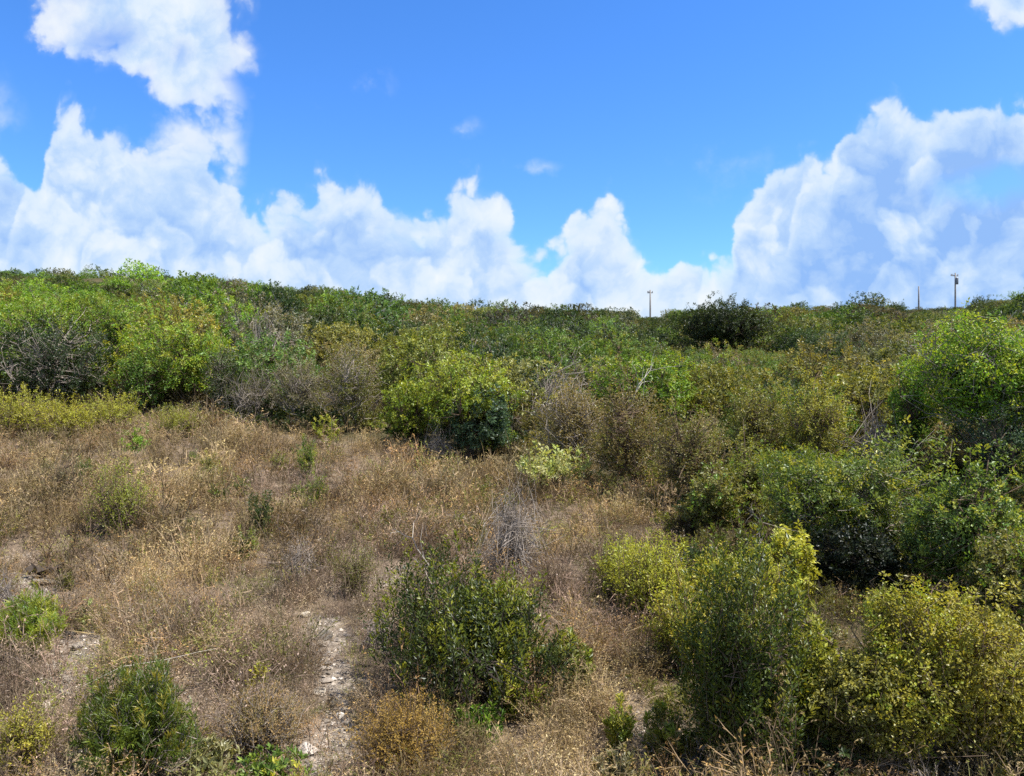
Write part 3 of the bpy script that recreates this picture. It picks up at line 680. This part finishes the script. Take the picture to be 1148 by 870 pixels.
def instanced_material(name, transl):
    m = leaf_material(name, transl, .012); nt = m.node_tree
    a = nt.nodes.new('ShaderNodeAttribute'); a.attribute_type = 'INSTANCER'; a.attribute_name = 'tint'
    for l in list(nt.links):
        if l.from_node.type == 'OBJECT_INFO': nt.links.new(a.outputs['Color'], l.to_socket)
    return m

def build_far():
    rng = np.random.default_rng(5)
    ml, mb = instanced_material('far_leaf', .40), instanced_material('far_bark', 0)
    col = bpy.data.collections.new('scrub_kinds')
    kinds = [('dome', 'bright'), ('dome', 'green'), ('dome', 'dark'), ('dome', 'olive'), ('tree', 'green'), ('dome', 'greyolive'), ('dome', 'yellowgreen'), ('dome', 'dark'), ('twiggy', 'umber'), ('dome', 'olive')]
    for i, (st, pal) in enumerate(kinds):
        V, Q, C, M = merged_proto(100 + i, 2.1, 1.45, st, pal, 190, leafscale=2.5 if st == 'twiggy' else 1.75, per=11, wood='grey', lob=1.2)
        me = make_mesh('scrub', V, Q, C, [ml, mb], M)
        col.objects.link(bpy.data.objects.new('scrub_%c' % (97 + i), me))
    N = 4600
    Y = np.sqrt(rng.uniform(SLOPE_END ** 2 * .93, 150 ** 2, N)); px = rng.uniform(-120, 1268, N); x = at(px, Y)
    n2 = 2600; Y2 = np.sqrt(rng.uniform(7.0 ** 2, SLOPE_END ** 2, n2)); px2 = np.where(rng.random(n2) < .4, rng.uniform(-700, -70, n2), rng.uniform(1215, 1900, n2))
    k2 = (clearing(at(px2, Y2), Y2) < .15) & ((Y2 > 15) | (px2 > 1330) | (px2 < -200)); Y = np.concatenate([Y, Y2[k2]]); px = np.concatenate([px, px2[k2]])
    n3 = 900; Y = np.concatenate([Y, np.sqrt(rng.uniform(SLOPE_END ** 2, 140 ** 2, n3))]); px = np.concatenate([px, np.where(rng.random(n3) < .5, rng.uniform(-420, -120, n3), rng.uniform(1268, 1560, n3))])
    N = len(Y); x = at(px, Y)
    s = np.exp(rng.normal(size=N) * .46) * .92 * np.interp(Y, [7, 20, 30], [.5, .75, 1])
    s = np.minimum(s, ((CY - skyline(px) + rng.normal(size=N) * 2 + rng.exponential(2.6, N) - 1) / F * Y + EZ - terrain(x, Y)) / 2.25)
    near_pole = np.min([np.abs(px - p) for p in (729, 1030, 1071)], axis=0) < 9 + 1400 / Y      # leave the pole shafts showing above the brush
    s = np.where(near_pole, np.minimum(s, np.maximum(.32, ((CY - skyline(px) - 3) / F * Y + EZ - terrain(x, Y)) / 2.7)), s)
    k = (s > .22) & ~((px > 770) & (px < 856) & (Y < 48)); Y, px, x, s = Y[k], px[k], x[k], s[k]; N = len(Y)
    keep = np.ones(N, bool); sp = np.array(slope_pts)
    o = np.argsort(-s); x, Y, px, s = x[o], Y[o], px[o], s[o]
    for i in range(N):
        if SLOPE_END * .9 < Y[i] < SLOPE_END + 3 and (np.hypot(sp[:, 0] - x[i], sp[:, 1] - Y[i]) < .8 * (s[i] + sp[:, 3])).any(): keep[i] = False
        elif (np.hypot(x[:i] - x[i], Y[:i] - Y[i]) < 1.12 * (s[:i] + s[i]))[keep[:i]].any(): keep[i] = False
    x, Y, px, s = x[keep], Y[keep], px[keep], s[keep]; N = len(x); print('FAR', N)
    n = fbm(x, Y, 12, 61, 3) + rng.uniform(-.15, .15, N)
    order_left = np.array([0, 6, 0, 3, 1, 0, 2]); order = np.array([1, 2, 9, 1, 5, 4, 1])
    b = np.clip(((n - .2) / .6 * 7).astype(int), 0, 6)
    which = np.where(px < 300, order_left[b], order[b]); which[rng.random(N) < .05] = 8; which[(rng.random(N) < .14)] = 7
    S = np.stack([s * rng.uniform(.9, 1.3, N), s * rng.uniform(.9, 1.3, N), s * rng.uniform(.75, 1.3, N)], 1)
    k = rng.uniform(.5, 1.2, N) * (.7 + .6 * sstep(.3, .7, fbm(x, Y, 7, 66, 2))); tint = np.stack([k * rng.uniform(.82, 1.08, N), k, k * rng.uniform(.9, 1.4, N), np.ones(N)], 1)
    pos = np.stack([x, Y, terrain(x, Y) - .1], 1)
    me = bpy.data.meshes.new('hillside_scrub'); me.vertices.add(N); me.vertices.foreach_set('co', pos.astype(np.float32).ravel())
    for nm, ty, key, arr in (('tint', 'FLOAT_COLOR', 'color', tint), ('size', 'FLOAT_VECTOR', 'vector', S), ('turn', 'FLOAT', 'value', rng.uniform(0, 6.28, N)), ('which', 'INT', 'value', which)):
        a = me.attributes.new(nm, ty, 'POINT'); a.data.foreach_set(key, np.ascontiguousarray(arr, np.int32 if ty == 'INT' else np.float32).ravel())
    ob = link(bpy.data.objects.new('hillside_scrub', me)); tag(ob, 'low green scrub covering the far hillside up to the ridge', kind='stuff')
    g = bpy.data.node_groups.new('scrub_scatter', 'GeometryNodeTree'); g.is_modifier = True
    g.interface.new_socket('Geometry', in_out='INPUT', socket_type='NodeSocketGeometry'); g.interface.new_socket('Geometry', in_out='OUTPUT', socket_type='NodeSocketGeometry')
    Nn = g.nodes; L = g.links.new
    gi = Nn.new('NodeGroupInput'); go = Nn.new('NodeGroupOutput'); ip = Nn.new('GeometryNodeInstanceOnPoints'); ci = Nn.new('GeometryNodeCollectionInfo'); mp = Nn.new('GeometryNodeMeshToPoints')
    ci.inputs['Collection'].default_value = col; ci.inputs['Separate Children'].default_value = True; ci.inputs['Reset Children'].default_value = True
    def attr(nm, ty):
        a = Nn.new('GeometryNodeInputNamedAttribute'); a.data_type = ty; a.inputs['Name'].default_value = nm
        return [o_ for o_ in a.outputs if o_.enabled and o_.name == 'Attribute'][0]
    L(gi.outputs[0], mp.inputs['Mesh']); L(mp.outputs[0], ip.inputs['Points']); L(ci.outputs[0], ip.inputs['Instance']); ip.inputs['Pick Instance'].default_value = True
    L(attr('which', 'INT'), ip.inputs['Instance Index']); L(attr('size', 'FLOAT_VECTOR'), ip.inputs['Scale'])
    cx = Nn.new('ShaderNodeCombineXYZ'); L(attr('turn', 'FLOAT'), cx.inputs[2])
    er = Nn.new('FunctionNodeEulerToRotation'); L(cx.outputs[0], er.inputs[0]); L(er.outputs[0], ip.inputs['Rotation'])
    L(ip.outputs[0], go.inputs[0])
    md = ob.modifiers.new('scatter', 'NODES'); md.node_group = g
build_far()

def build_undergrowth():
    rng = np.random.default_rng(15)
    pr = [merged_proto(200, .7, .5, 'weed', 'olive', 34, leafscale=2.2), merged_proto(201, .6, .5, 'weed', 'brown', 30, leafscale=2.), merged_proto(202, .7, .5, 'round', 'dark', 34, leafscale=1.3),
          merged_proto(203, .8, .5, 'bare', 'grey', 26, wood='grey'), merged_proto(204, .6, .5, 'weed', 'yellowgreen', 34, leafscale=2.)]
    N = 7600
    Y = rng.uniform(4.4, 56, N); px = rng.uniform(-350, 1560, N); x = at(px, Y)
    c = clearing(x, Y); k = (rng.random(N) > c * 1.15)
    Y, x = Y[k], x[k]; N = len(Y)
    n = fbm(x, Y, 4, 71, 3) + rng.uniform(-.15, .15, N)
    which = np.array([1, 4, 0, 2, 0, 3, 1])[np.clip(((n - .2) / .6 * 7).astype(int), 0, 6)]
    s = rng.uniform(.5, 1.15, N) * np.interp(Y, [5, 12, 30], [.55, .8, 1.4]); S = np.stack([s, s, s * rng.uniform(.7, 1.2, N)], 1)
    gap_shade = rng.uniform(.5, 1.0, N); tint = np.stack([gap_shade, gap_shade, gap_shade], 1)  # tint lowered to paint shade into the gaps between shrubs
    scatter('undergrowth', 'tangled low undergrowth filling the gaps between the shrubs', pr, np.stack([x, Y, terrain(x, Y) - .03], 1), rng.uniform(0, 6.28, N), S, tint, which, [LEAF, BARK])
build_undergrowth()

def weed_proto(seed, H, R, nst, kind, fine):
    """dry weeds: wiry stems with side twigs and small dead leaves / seed heads"""
    rng = np.random.default_rng(seed); b = Bag()
    a = rng.uniform(0, 6.28, nst); rr = R * rng.random(nst) ** .6
    base = np.stack([np.cos(a) * rr * .35, np.sin(a) * rr * .35, np.full(nst, -.03)], 1)
    h = H * rng.uniform(.45, 1.05, nst) * (1 - .45 * (rr / R) ** 2)
    tip = np.stack([np.cos(a) * rr + rng.normal(size=nst) * R * .15, np.sin(a) * rr + rng.normal(size=nst) * R * .15, h], 1)
    mid = (base + tip) * .5 + rng.normal(size=(nst, 3)) * R * .08; mid[:, 2] += h * .08
    w = .0052 * (1 if fine else 1.8)
    if kind == 'straw': c0, c1 = np.array([.25, .19, .12]), np.array([(.31, .24, .12), (.35, .28, .15), (.26, .20, .10)])
    elif kind == 'blade':
        cb = np.array([.40, .32, .17]) * rng.uniform(.7, 1.2, (nst, 1)); out = norm(np.stack([np.cos(a), np.sin(a), np.full(nst, 1.6)], 1) + rng.normal(size=(nst, 3)) * .25)
        p = base; L = H * rng.uniform(.22, .42, nst)
        for k in range(3):
            q = p + out * L[:, None]; b.add(leaf_quads(p, out, norm(rng.normal(size=(nst, 3)) + [0, -.6, .6]), L * 1.15, w * (1.0, .85, .6)[k], 0), cb)
            out = norm(out * [1.25, 1.25, .62] + [0, 0, -.18 * k]); p = q
        V, Q, C, M = b.arrays(); return V, Q, C, M
    elif kind == 'grey': c0, c1 = np.array([.185, .138, .10]), np.array([(.25, .195, .145), (.30, .235, .17), (.20, .15, .11)])
    elif kind == 'rust': c0, c1 = np.array([.20, .145, .095]), np.array([(.27, .175, .075), (.32, .215, .095), (.23, .15, .08)])
    else: c0, c1 = np.array([.16, .16, .06]), np.array(G['olive']) * 1.25
    nr = norm(rng.normal(size=(nst, 3)) + [0, -.6, .6])
    for p, q, ww in ((base, mid, w), (mid, tip, w * .8)):
        D = norm(q - p); L = np.linalg.norm(q - p, axis=1) * 1.12
        b.add(leaf_quads(p, D, nr, L, ww, 0), c0 * rng.uniform(.7, 1.35, (nst, 1)))
    # side twigs
    ns = nst * (4 if fine else 2)
    i = rng.integers(0, nst, ns); t = rng.uniform(.25, .95, ns)[:, None]
    P0 = np.where(t < .5, base[i] + (mid[i] - base[i]) * t * 2, mid[i] + (tip[i] - mid[i]) * (t * 2 - 1))
    D = norm(norm(tip[i] - base[i]) * .8 + rng.normal(size=(ns, 3)) * .6); L = H * rng.uniform(.12, .32, ns)
    b.add(leaf_quads(P0, D, norm(rng.normal(size=(ns, 3)) + [0, -.5, .5]), L, w * .8, 0), c0 * rng.uniform(.7, 1.4, (ns, 1)))
    # specks: dead leaves, seed heads
    m = (4 if fine else 6) if kind != 'grey' else 2
    j = np.repeat(np.arange(ns), m); u = rng.uniform(.3, 1.05, len(j))[:, None]
    Q0 = P0[j] + D[j] * L[j][:, None] * u
    sl = (.017 if fine else .023) * rng.uniform(.6, 1.5, len(j))
    b.add(leaf_quads(Q0, norm(D[j] + rng.normal(size=(len(j), 3)) * .8), norm(rng.normal(size=(len(j), 3)) + [0, 0, .8]), sl, sl * .42), c1[rng.integers(0, 3, len(j))] * rng.uniform(.7, 1.3, (len(j), 1)))
    V, Q, C, M = b.arrays(); return V, Q, C, M

def build_weeds():
    rng = np.random.default_rng(25)
    pr = []
    for fine in (True, False):
        for v in range(2):
            for kd in ('straw', 'grey', 'rust', 'olive', 'blade'): pr.append(weed_proto(300 + len(pr), .52, .28, 22 if fine else 16, kd, fine))
    kinds = np.array([0, 1, 2, 3])
    P_ = []
    for y0, y1, dens in ((4.7, 8, 40), (8, 12, 34), (12, 18, 24), (18, 30, 13)):
        xa, xb = at(-400, y1), min(at(1500, y1), 9)
        n = int((xb - xa) * (y1 - y0) * dens); P_.append(np.stack([rng.uniform(xa, xb, n), rng.uniform(y0, y1, n)], 1))
    for q in P_:                                         # two thirds grow in clumps with gaps between
        par = q[rng.integers(0, len(q), len(q) // 9 + 1)]; k = rng.random(len(q)) < .5
        q[k] = par[rng.integers(0, len(par), k.sum())] + rng.normal(size=(k.sum(), 2)) * (.12 + .008 * q[k][:, 1:])
    X = np.concatenate(P_); x, y = X[:, 0], X[:, 1]; N = len(x)
    c = clearing(x, y); bz = bare(x, y); dn = .55 + .7 * fbm(x, y, 1.1, 81, 3)
    keep = rng.random(N) < np.maximum(c, .28 * (y < 12)) * (1 - .9 * bz) * dn
    keep &= np.abs(px_of(x, y) - 574) < 980
    for hx, hy, hr in PLACED:
        if hy < 26 and hr < 1.05 and hx < 1.3: keep &= ~((np.abs(x - hx) < hr * .85) & (y < hy + hr * .4) & (y > hy - hr * .5 - .25))
    x, y, c = x[keep], y[keep], c[keep]; N = len(x)
    n1 = fbm(x, y, 2.6, 91, 3) + rng.uniform(-.16, .16, N) + .12 * sstep(9, 15, y)      # straw and rust take over higher up
    n1 = n1 + .05 * sstep(10, 14, y); kd = np.where(n1 > .58, 0, np.where(n1 > .48, 2, np.where(n1 > .44, 3, 1)))
    kd = np.where((rng.random(N) < .035) & (y < 10.5), 4, kd); lod = np.where(y < 10.5, 0, 10); which = lod + rng.integers(0, 2, N) * 5 + kd
    s = rng.uniform(.5, 1.15, N) * (.55 + .9 * fbm(x, y, 1.3, 95, 2)) * np.where(rng.random(N) < .1, 1.5, 1); s *= np.interp(y, [5, 9, 20], [.85, 1., 1.25])
    s = np.where(rng.random(N) < .3, s * .55, s)
    S = np.stack([s * rng.uniform(.9, 1.4, N), s * rng.uniform(.9, 1.4, N), s * rng.uniform(.7, 1.2, N)], 1)
    k = rng.uniform(.66, 1.25, N) * (.62 + .76 * sstep(.25, .75, fbm(x, y, .8, 97, 2))); tint = np.stack([k * rng.uniform(.94, 1.08, N), k, k * rng.uniform(.9, 1.1, N)], 1)
    print('WEEDS', N)
    scatter('dry_weeds', 'dry straw and grey brown weeds covering the open clearing', pr, np.stack([x, y, terrain(x, y)], 1), rng.uniform(0, 6.28, N), S, tint, which, [DRY])
build_weeds()

def build_gravel():
    rng = np.random.default_rng(35)
    n = 60000
    x = rng.uniform(-9, 4, n); y = rng.uniform(4.8, 13, n); b = bare(x, y) * np.maximum(clearing(x, y), .2)
    k = rng.random(n) < np.maximum(b * .9, .04); x, y = x[k], y[k]; n = len(x)
    O = np.array([(1, 0, 0), (0, 1, 0), (-1, 0, 0), (0, -1, 0), (.1, .1, 1), (-.1, .05, -.8)], float)
    Fc = np.array([[0, 1, 4, 4], [1, 2, 4, 4], [2, 3, 4, 4], [3, 0, 4, 4], [1, 0, 5, 5], [2, 1, 5, 5], [3, 2, 5, 5], [0, 3, 5, 5]])[:, :3]
    s = np.exp(rng.normal(size=n) * .65) * .011
    a = rng.uniform(0, 6.28, n); c_, s_ = np.cos(a), np.sin(a)
    W = O[None] * rng.uniform(.6, 1.4, (n, 6, 1)) * np.stack([s, s * rng.uniform(.5, 1, n), s * rng.uniform(.35, .7, n)], 1)[:, None]
    X = W[..., 0] * c_[:, None] - W[..., 1] * s_[:, None]; Yy = W[..., 0] * s_[:, None] + W[..., 1] * c_[:, None]
    V = np.stack([X + x[:, None], Yy + y[:, None], W[..., 2] + (terrain(x, y) + s * .15)[:, None]], -1).reshape(-1, 3)
    Q = (Fc[None] + (np.arange(n) * 6)[:, None, None]).reshape(-1, 3)
    col = np.repeat(np.array([(.30, .26, .22), (.22, .19, .16), (.46, .41, .36), (.14, .12, .105)])[rng.integers(0, 4, n)] * rng.uniform(.75, 1.2, (n, 1)), 6, axis=0)
    tag(link(bpy.data.objects.new('gravel', make_mesh('gravel', V, Q, col, [BARK]))), 'loose pale gravel on the bare soil of the clearing', kind='stuff')
build_gravel()

def build_litter():
    rng = np.random.default_rng(45); n = 60000
    y = 4.8 + 10 * rng.random(n) ** 1.4; x = at(rng.uniform(-30, 1180, n), y)
    k = rng.random(n) < np.maximum(clearing(x, y), .35) * (1 - .5 * bare(x, y)); x, y = x[k], y[k]; n = len(x)
    P0 = np.stack([x, y, terrain(x, y) + rng.uniform(.004, .03, n)], 1)
    D = norm(np.stack([rng.normal(size=n), rng.normal(size=n), rng.normal(size=n) * .18], 1)); U = norm(np.stack([rng.normal(size=n) * .4, rng.normal(size=n) * .4, np.ones(n)], 1))
    tw = rng.random(n) < .45; L = np.where(tw, rng.uniform(.06, .22, n), rng.uniform(.015, .04, n)); W = np.where(tw, rng.uniform(.003, .007, n), L * .5)
    V, Q = leaf_quads(P0, D, U, L, W, .05)
    col = np.array([(.28, .2, .12), (.2, .15, .11), (.36, .29, .2), (.12, .085, .06), (.3, .26, .22)])[rng.integers(0, 5, n)] * rng.uniform(.7, 1.25, (n, 1))
    tag(link(bpy.data.objects.new('leaf_litter', make_mesh('leaf_litter', V, Q, np.repeat(col, 4, axis=0), [DRY]))), 'dead leaves and broken twigs littering the ground of the clearing', kind='stuff')
build_litter()

# ------------------------------------------------------------------ sky
def build_world():
    w = bpy.data.worlds.new('World'); scn.world = w; w.use_nodes = True
    nt = w.node_tree; nt.nodes.clear(); N = nt.nodes; L = nt.links.new
    out = N.new('ShaderNodeOutputWorld'); bg = N.new('ShaderNodeBackground'); L(bg.outputs[0], out.inputs[0])
    sky = N.new('ShaderNodeTexSky'); sky.sky_type = 'NISHITA'; sky.sun_disc = False
    sky.sun_elevation = SUN_EL; sky.sun_rotation = SUN_AZ; sky.altitude = 200; sky.air_density = 1.0; sky.dust_density = .25; sky.ozone_density = 2.2
    hs = N.new('ShaderNodeHueSaturation'); hs.inputs['Saturation'].default_value = 1.22; hs.inputs['Value'].default_value = 1.0; hs.inputs['Hue'].default_value = .5
    L(sky.outputs[0], hs.inputs['Color'])
    tn = N.new('ShaderNodeMix'); tn.data_type = 'RGBA'; tn.blend_type = 'MULTIPLY'; tn.inputs[0].default_value = 1; L(hs.outputs[0], tn.inputs[6]); tn.inputs[7].default_value = (.67, .925, 1.27, 1)
    def M(op, a, b=None, c=None, clamp=False):
        n = N.new('ShaderNodeMath'); n.operation = op; n.use_clamp = clamp
        for i, v in enumerate((a, b, c)):
            if v is None: continue
            if isinstance(v, (int, float)): n.inputs[i].default_value = v
            else: L(v, n.inputs[i])
        return n.outputs[0]
    def smooth(x, a, b):
        n = N.new('ShaderNodeMapRange'); n.interpolation_type = 'SMOOTHSTEP'; L(x, n.inputs[0]); n.inputs[1].default_value = a; n.inputs[2].default_value = b
        return n.outputs[0]
    tc = N.new('ShaderNodeTexCoord'); sp = N.new('ShaderNodeSeparateXYZ'); L(tc.outputs['Generated'], sp.inputs[0])
    yy = M('MAXIMUM', sp.outputs[1], .04)
    u = M('DIVIDE', sp.outputs[0], yy); v = M('DIVIDE', sp.outputs[2], yy)          # tangent-plane sky coordinates, north
    def comb(a, b):
        n = N.new('ShaderNodeCombineXYZ'); L(a, n.inputs[0]); L(b, n.inputs[1]); return n.outputs[0]
    def noise(vec, s, d, r, off=(0, 0, 0), lac=2.0):
        m = N.new('ShaderNodeVectorMath'); m.operation = 'ADD'; L(vec, m.inputs[0]); m.inputs[1].default_value = off
        n = N.new('ShaderNodeTexNoise'); n.noise_dimensions = '2D'; n.inputs['Scale'].default_value = s; n.inputs['Detail'].default_value = d; n.inputs['Roughness'].default_value = r
        L(m.outputs[0], n.inputs['Vector']); return n
    uv = comb(u, v)
    # billowing distortion
    n1 = noise(uv, 7, 6, .58); n2 = noise(uv, 7, 6, .58, (3.7, 1.3, 0)); big = noise(uv, 3.2, 5, .55, (9.1, 4.2, 0))
    d1 = M('SUBTRACT', n1.outputs['Fac'], .5); d2 = M('SUBTRACT', n2.outputs['Fac'], .5)
    du = M('MULTIPLY_ADD', d1, .07, u); dv = M('MULTIPLY_ADD', d2, .06, v)
    def puffs(scale, det, off):
        vo = N.new('ShaderNodeTexVoronoi'); vo.voronoi_dimensions = '2D'; vo.feature = 'SMOOTH_F1'; vo.inputs['Smoothness'].default_value = .12
        vo.inputs['Scale'].default_value = scale; vo.inputs['Detail'].default_value = det; vo.inputs['Roughness'].default_value = .5
        m = N.new('ShaderNodeVectorMath'); m.operation = 'ADD'; L(comb(du, dv), m.inputs[0]); m.inputs[1].default_value = off
        L(m.outputs[0], vo.inputs['Vector']); return M('SUBTRACT', .45, vo.outputs['Distance'])
    bil = M('ADD', M('MULTIPLY', puffs(11, 2, (0, 0, 0)), 1.0), M('MULTIPLY', puffs(31, 2, (5, 3, 0)), .45))
    pts = [(0, 158), (20, 178), (38, 192), (56, 140), (76, 108), (105, 120), (140, 140), (168, 166), (190, 160), (215, 148), (240, 168), (262, 200), (282, 222), (305, 226), (325, 212), (350, 200), (400, 196),
           (425, 214), (445, 232), (470, 224), (497, 206), (520, 190), (546, 206), (566, 226), (580, 262), (598, 276), (622, 262), (638, 234), (652, 216), (672, 212), (692, 226), (706, 254), (730, 280), (760, 270), (790, 280), (818, 276),
           (829, 228), (850, 192), (880, 162), (908, 150), (932, 168), (942, 126), (962, 104), (990, 92), (1010, 108), (1036, 132), (1060, 112), (1100, 105), (1148, 112)]
    U0, U1 = -.70, .70
    P2 = [((px - CX) / F, (CY - r) / F) for px, r in pts]
    P2 = [(U0, .24)] + P2 + [(U1, .33)]
    def bank(uu, vv):
        fc = N.new('ShaderNodeFloatCurve'); cu = fc.mapping.curves[0]
        cu.points[0].location = (0, P2[0][1]); cu.points[1].location = (1, P2[-1][1])
        for a, b in P2[1:-1]: cu.points.new((a - U0) / (U1 - U0), b)
        for p in cu.points: p.handle_type = 'AUTO_CLAMPED'
        fc.mapping.update()
        L(M('MULTIPLY', M('SUBTRACT', uu, U0), 1 / (U1 - U0), clamp=True), fc.inputs[1])
        return M('SUBTRACT', fc.outputs[0], vv)
    ub = M('MULTIPLY_ADD', d1, .04, u); vb = M('MULTIPLY_ADD', d2, .03, v)
    h = M('ADD', bank(ub, vb), M('MULTIPLY', bil, .052))               # height below the cloud top (tangent units)
    h2 = M('ADD', bank(M('ADD', ub, .05), M('ADD', vb, .075)), M('MULTIPLY', puffs(14, 2, (2, 7, 0)), .075))   # nearer, lower towers of the same bank
    h3 = M('ADD', bank(M('SUBTRACT', ub, .035), M('ADD', vb, .15)), M('MULTIPLY', puffs(14, 2, (8, 1, 0)), .085))
    # separate clouds: soft ellipses in the same coordinates
    def blob(px, r, rx, ry, k):
        a = M('DIVIDE', M('SUBTRACT', du, (px - CX) / F), rx / F); b = M('DIVIDE', M('SUBTRACT', dv, (CY - r) / F), ry / F)
        q = M('SQRT', M('ADD', M('MULTIPLY', a, a), M('MULTIPLY', b, b)))
        return M('MULTIPLY', M('SUBTRACT', 1, q), k)
    top = blob(160, 12, 112, 74, .09)
    for b in (blob(212, 55, 74, 72, .09), blob(150, 62, 60, 36, .07), blob(240, 100, 40, 40, .035), blob(1130, -4, 62, 34, .07)): top = M('MAXIMUM', top, b)
    wisp = blob(404, 98, 46, 26, .022)
    for b in (blob(225, 130, 60, 80, .07), blob(250, 175, 34, 60, .05), blob(605, 187, 30, 12, .022), blob(519, 147, 26, 14, .018), blob(348, 116, 18, 20, .012), blob(4, 120, 30, 40, .012), blob(840, 180, 40, 26, .009)): wisp = M('MAXIMUM', wisp, b)
    hole = M('MAXIMUM', M('MAXIMUM', blob(1118, 208, 66, 26, .05), blob(120, 40, 44, 30, .035)), blob(200, 58, 26, 22, .02))
    hh = M('ADD', M('MAXIMUM', h, M('ADD', M('ADD', top, M('MULTIPLY', bil, .03)), M('MULTIPLY', d1, .05))), 0)
    hh = M('ADD', hh, .007)
    body = M('ADD', M('MULTIPLY', smooth(hh, -.004, .016), .58), M('MULTIPLY', smooth(hh, -.014, .042), .42))
    body = M('MULTIPLY', body, M('SUBTRACT', 1, M('MULTIPLY', smooth(M('ADD', hole, M('MULTIPLY', d1, .03)), -.005, .04), .72)))
    wis = M('MULTIPLY', M('MULTIPLY', smooth(M('ADD', wisp, M('MULTIPLY', d1, .05)), -.002, .035), smooth(M('ADD', M('ADD', big.outputs['Fac'], M('MULTIPLY', d2, 1.1)), M('MULTIPLY', bil, .5)), .02, .42)), .8)
    alpha = M('MAXIMUM', M('MULTIPLY', body, .985), wis)
    # sunlit relief of the billows against bluish shaded bases
    nA = noise(comb(du, dv), 9, 6, .6, (1.7, 8.2, 0)); nB = noise(comb(du, dv), 9, 6, .6, (1.7 + .012, 8.2 - .02, 0))
    rel = M('SUBTRACT', nB.outputs['Fac'], nA.outputs['Fac'])
    lit = M('ADD', M('MULTIPLY', rel, 1.0), .66)
    lit = M('ADD', lit, M('MULTIPLY', M('SUBTRACT', big.outputs['Fac'], .5), .9))
    lit = M('ADD', lit, M('MULTIPLY', bil, .42))
    lit = M('ADD', lit, M('MULTIPLY', M('SUBTRACT', 1, smooth(hh, 0, .05)), .34))
    for q, k in ((h2, .17), (h3, .14)):
        lit = M('ADD', lit, M('MULTIPLY', M('MULTIPLY', smooth(q, -.006, .022), M('SUBTRACT', 1, smooth(q, .0, .09))), k))
        lit = M('SUBTRACT', lit, M('MULTIPLY', M('SUBTRACT', smooth(q, -.06, .0), smooth(q, -.006, .014)), k * .6))
    lit = M('SUBTRACT', lit, M('MULTIPLY', smooth(u, .28, .50), M('MULTIPLY', smooth(hh, .01, .10), .36)))
    cr = N.new('ShaderNodeValToRGB'); L(lit, cr.inputs[0])
    st = [(0, (.30, .52, .95)), (.35, (.52, .71, .99)), (.62, (.75, .87, 1.0)), (1, (.93, .975, 1.0))]
    while len(cr.color_ramp.elements) < 4: cr.color_ramp.elements.new(.5)
    for e, (p, c) in zip(cr.color_ramp.elements, st): e.position = p; e.color = (*c, 1)
    K = 2 ** -EXPOSURE / .085
    # unseen cumulus added behind and overhead to whiten the fill in shadows
    ov = N.new('ShaderNodeTexNoise'); ov.inputs['Scale'].default_value = 2.6; ov.inputs['Detail'].default_value = 5; L(tc.outputs['Generated'], ov.inputs['Vector'])
    back = M('MAXIMUM', M('MULTIPLY', smooth(sp.outputs[1], .25, -.05), .95), smooth(sp.outputs[2], .62, .85))
    alpha = M('MAXIMUM', alpha, M('MULTIPLY', M('MULTIPLY', smooth(ov.outputs['Fac'], .43, .56), back), .95))
    sc = N.new('ShaderNodeVectorMath'); sc.operation = 'SCALE'; L(cr.outputs[0], sc.inputs[0]); sc.inputs['Scale'].default_value = K
    mx = N.new('ShaderNodeMix'); mx.data_type = 'RGBA'; L(alpha, mx.inputs[0]); L(tn.outputs[2], mx.inputs[6]); L(sc.outputs[0], mx.inputs[7])
    L(mx.outputs[2], bg.inputs[0]); bg.inputs[1].default_value = .085
build_world()

# ------------------------------------------------------------------ sun, camera, render settings
sd = bpy.data.lights.new('sun', 'SUN'); sd.energy = 4.9; sd.angle = rad(.53); sd.color = (1, .945, .85)
so = link(bpy.data.objects.new('sun', sd)); so.location = (20, 20, 60)
from mathutils import Vector
dirv = Vector((math.sin(SUN_AZ) * math.cos(SUN_EL), math.cos(SUN_AZ) * math.cos(SUN_EL), math.sin(SUN_EL)))
so.rotation_euler = dirv.to_track_quat('Z', 'Y').to_euler()
cd = bpy.data.cameras.new('camera'); cd.sensor_width = 36; cd.lens = F / 1148 * 36; cd.clip_start = .1; cd.clip_end = 8000
co = link(bpy.data.objects.new('camera', cd)); co.location = (0, 0, EZ); co.rotation_euler = (rad(90), 0, 0); scn.camera = co
scn.view_settings.view_transform = 'Standard'; scn.view_settings.look = 'None'; scn.view_settings.gamma = 1; scn.view_settings.use_curve_mapping = False
scn.view_settings.exposure = EXPOSURE
scn.render.engine = 'CYCLES'
cy = scn.cycles; cy.max_bounces = 5; cy.diffuse_bounces = 3; cy.glossy_bounces = 2; cy.transmission_bounces = 3; cy.transparent_max_bounces = 4; cy.caustics_reflective = False; cy.caustics_refractive = False
cy.use_denoising = False
print('OBJECTS', len(bpy.data.objects), 'verts', sum(len(m.vertices) for m in bpy.data.meshes))
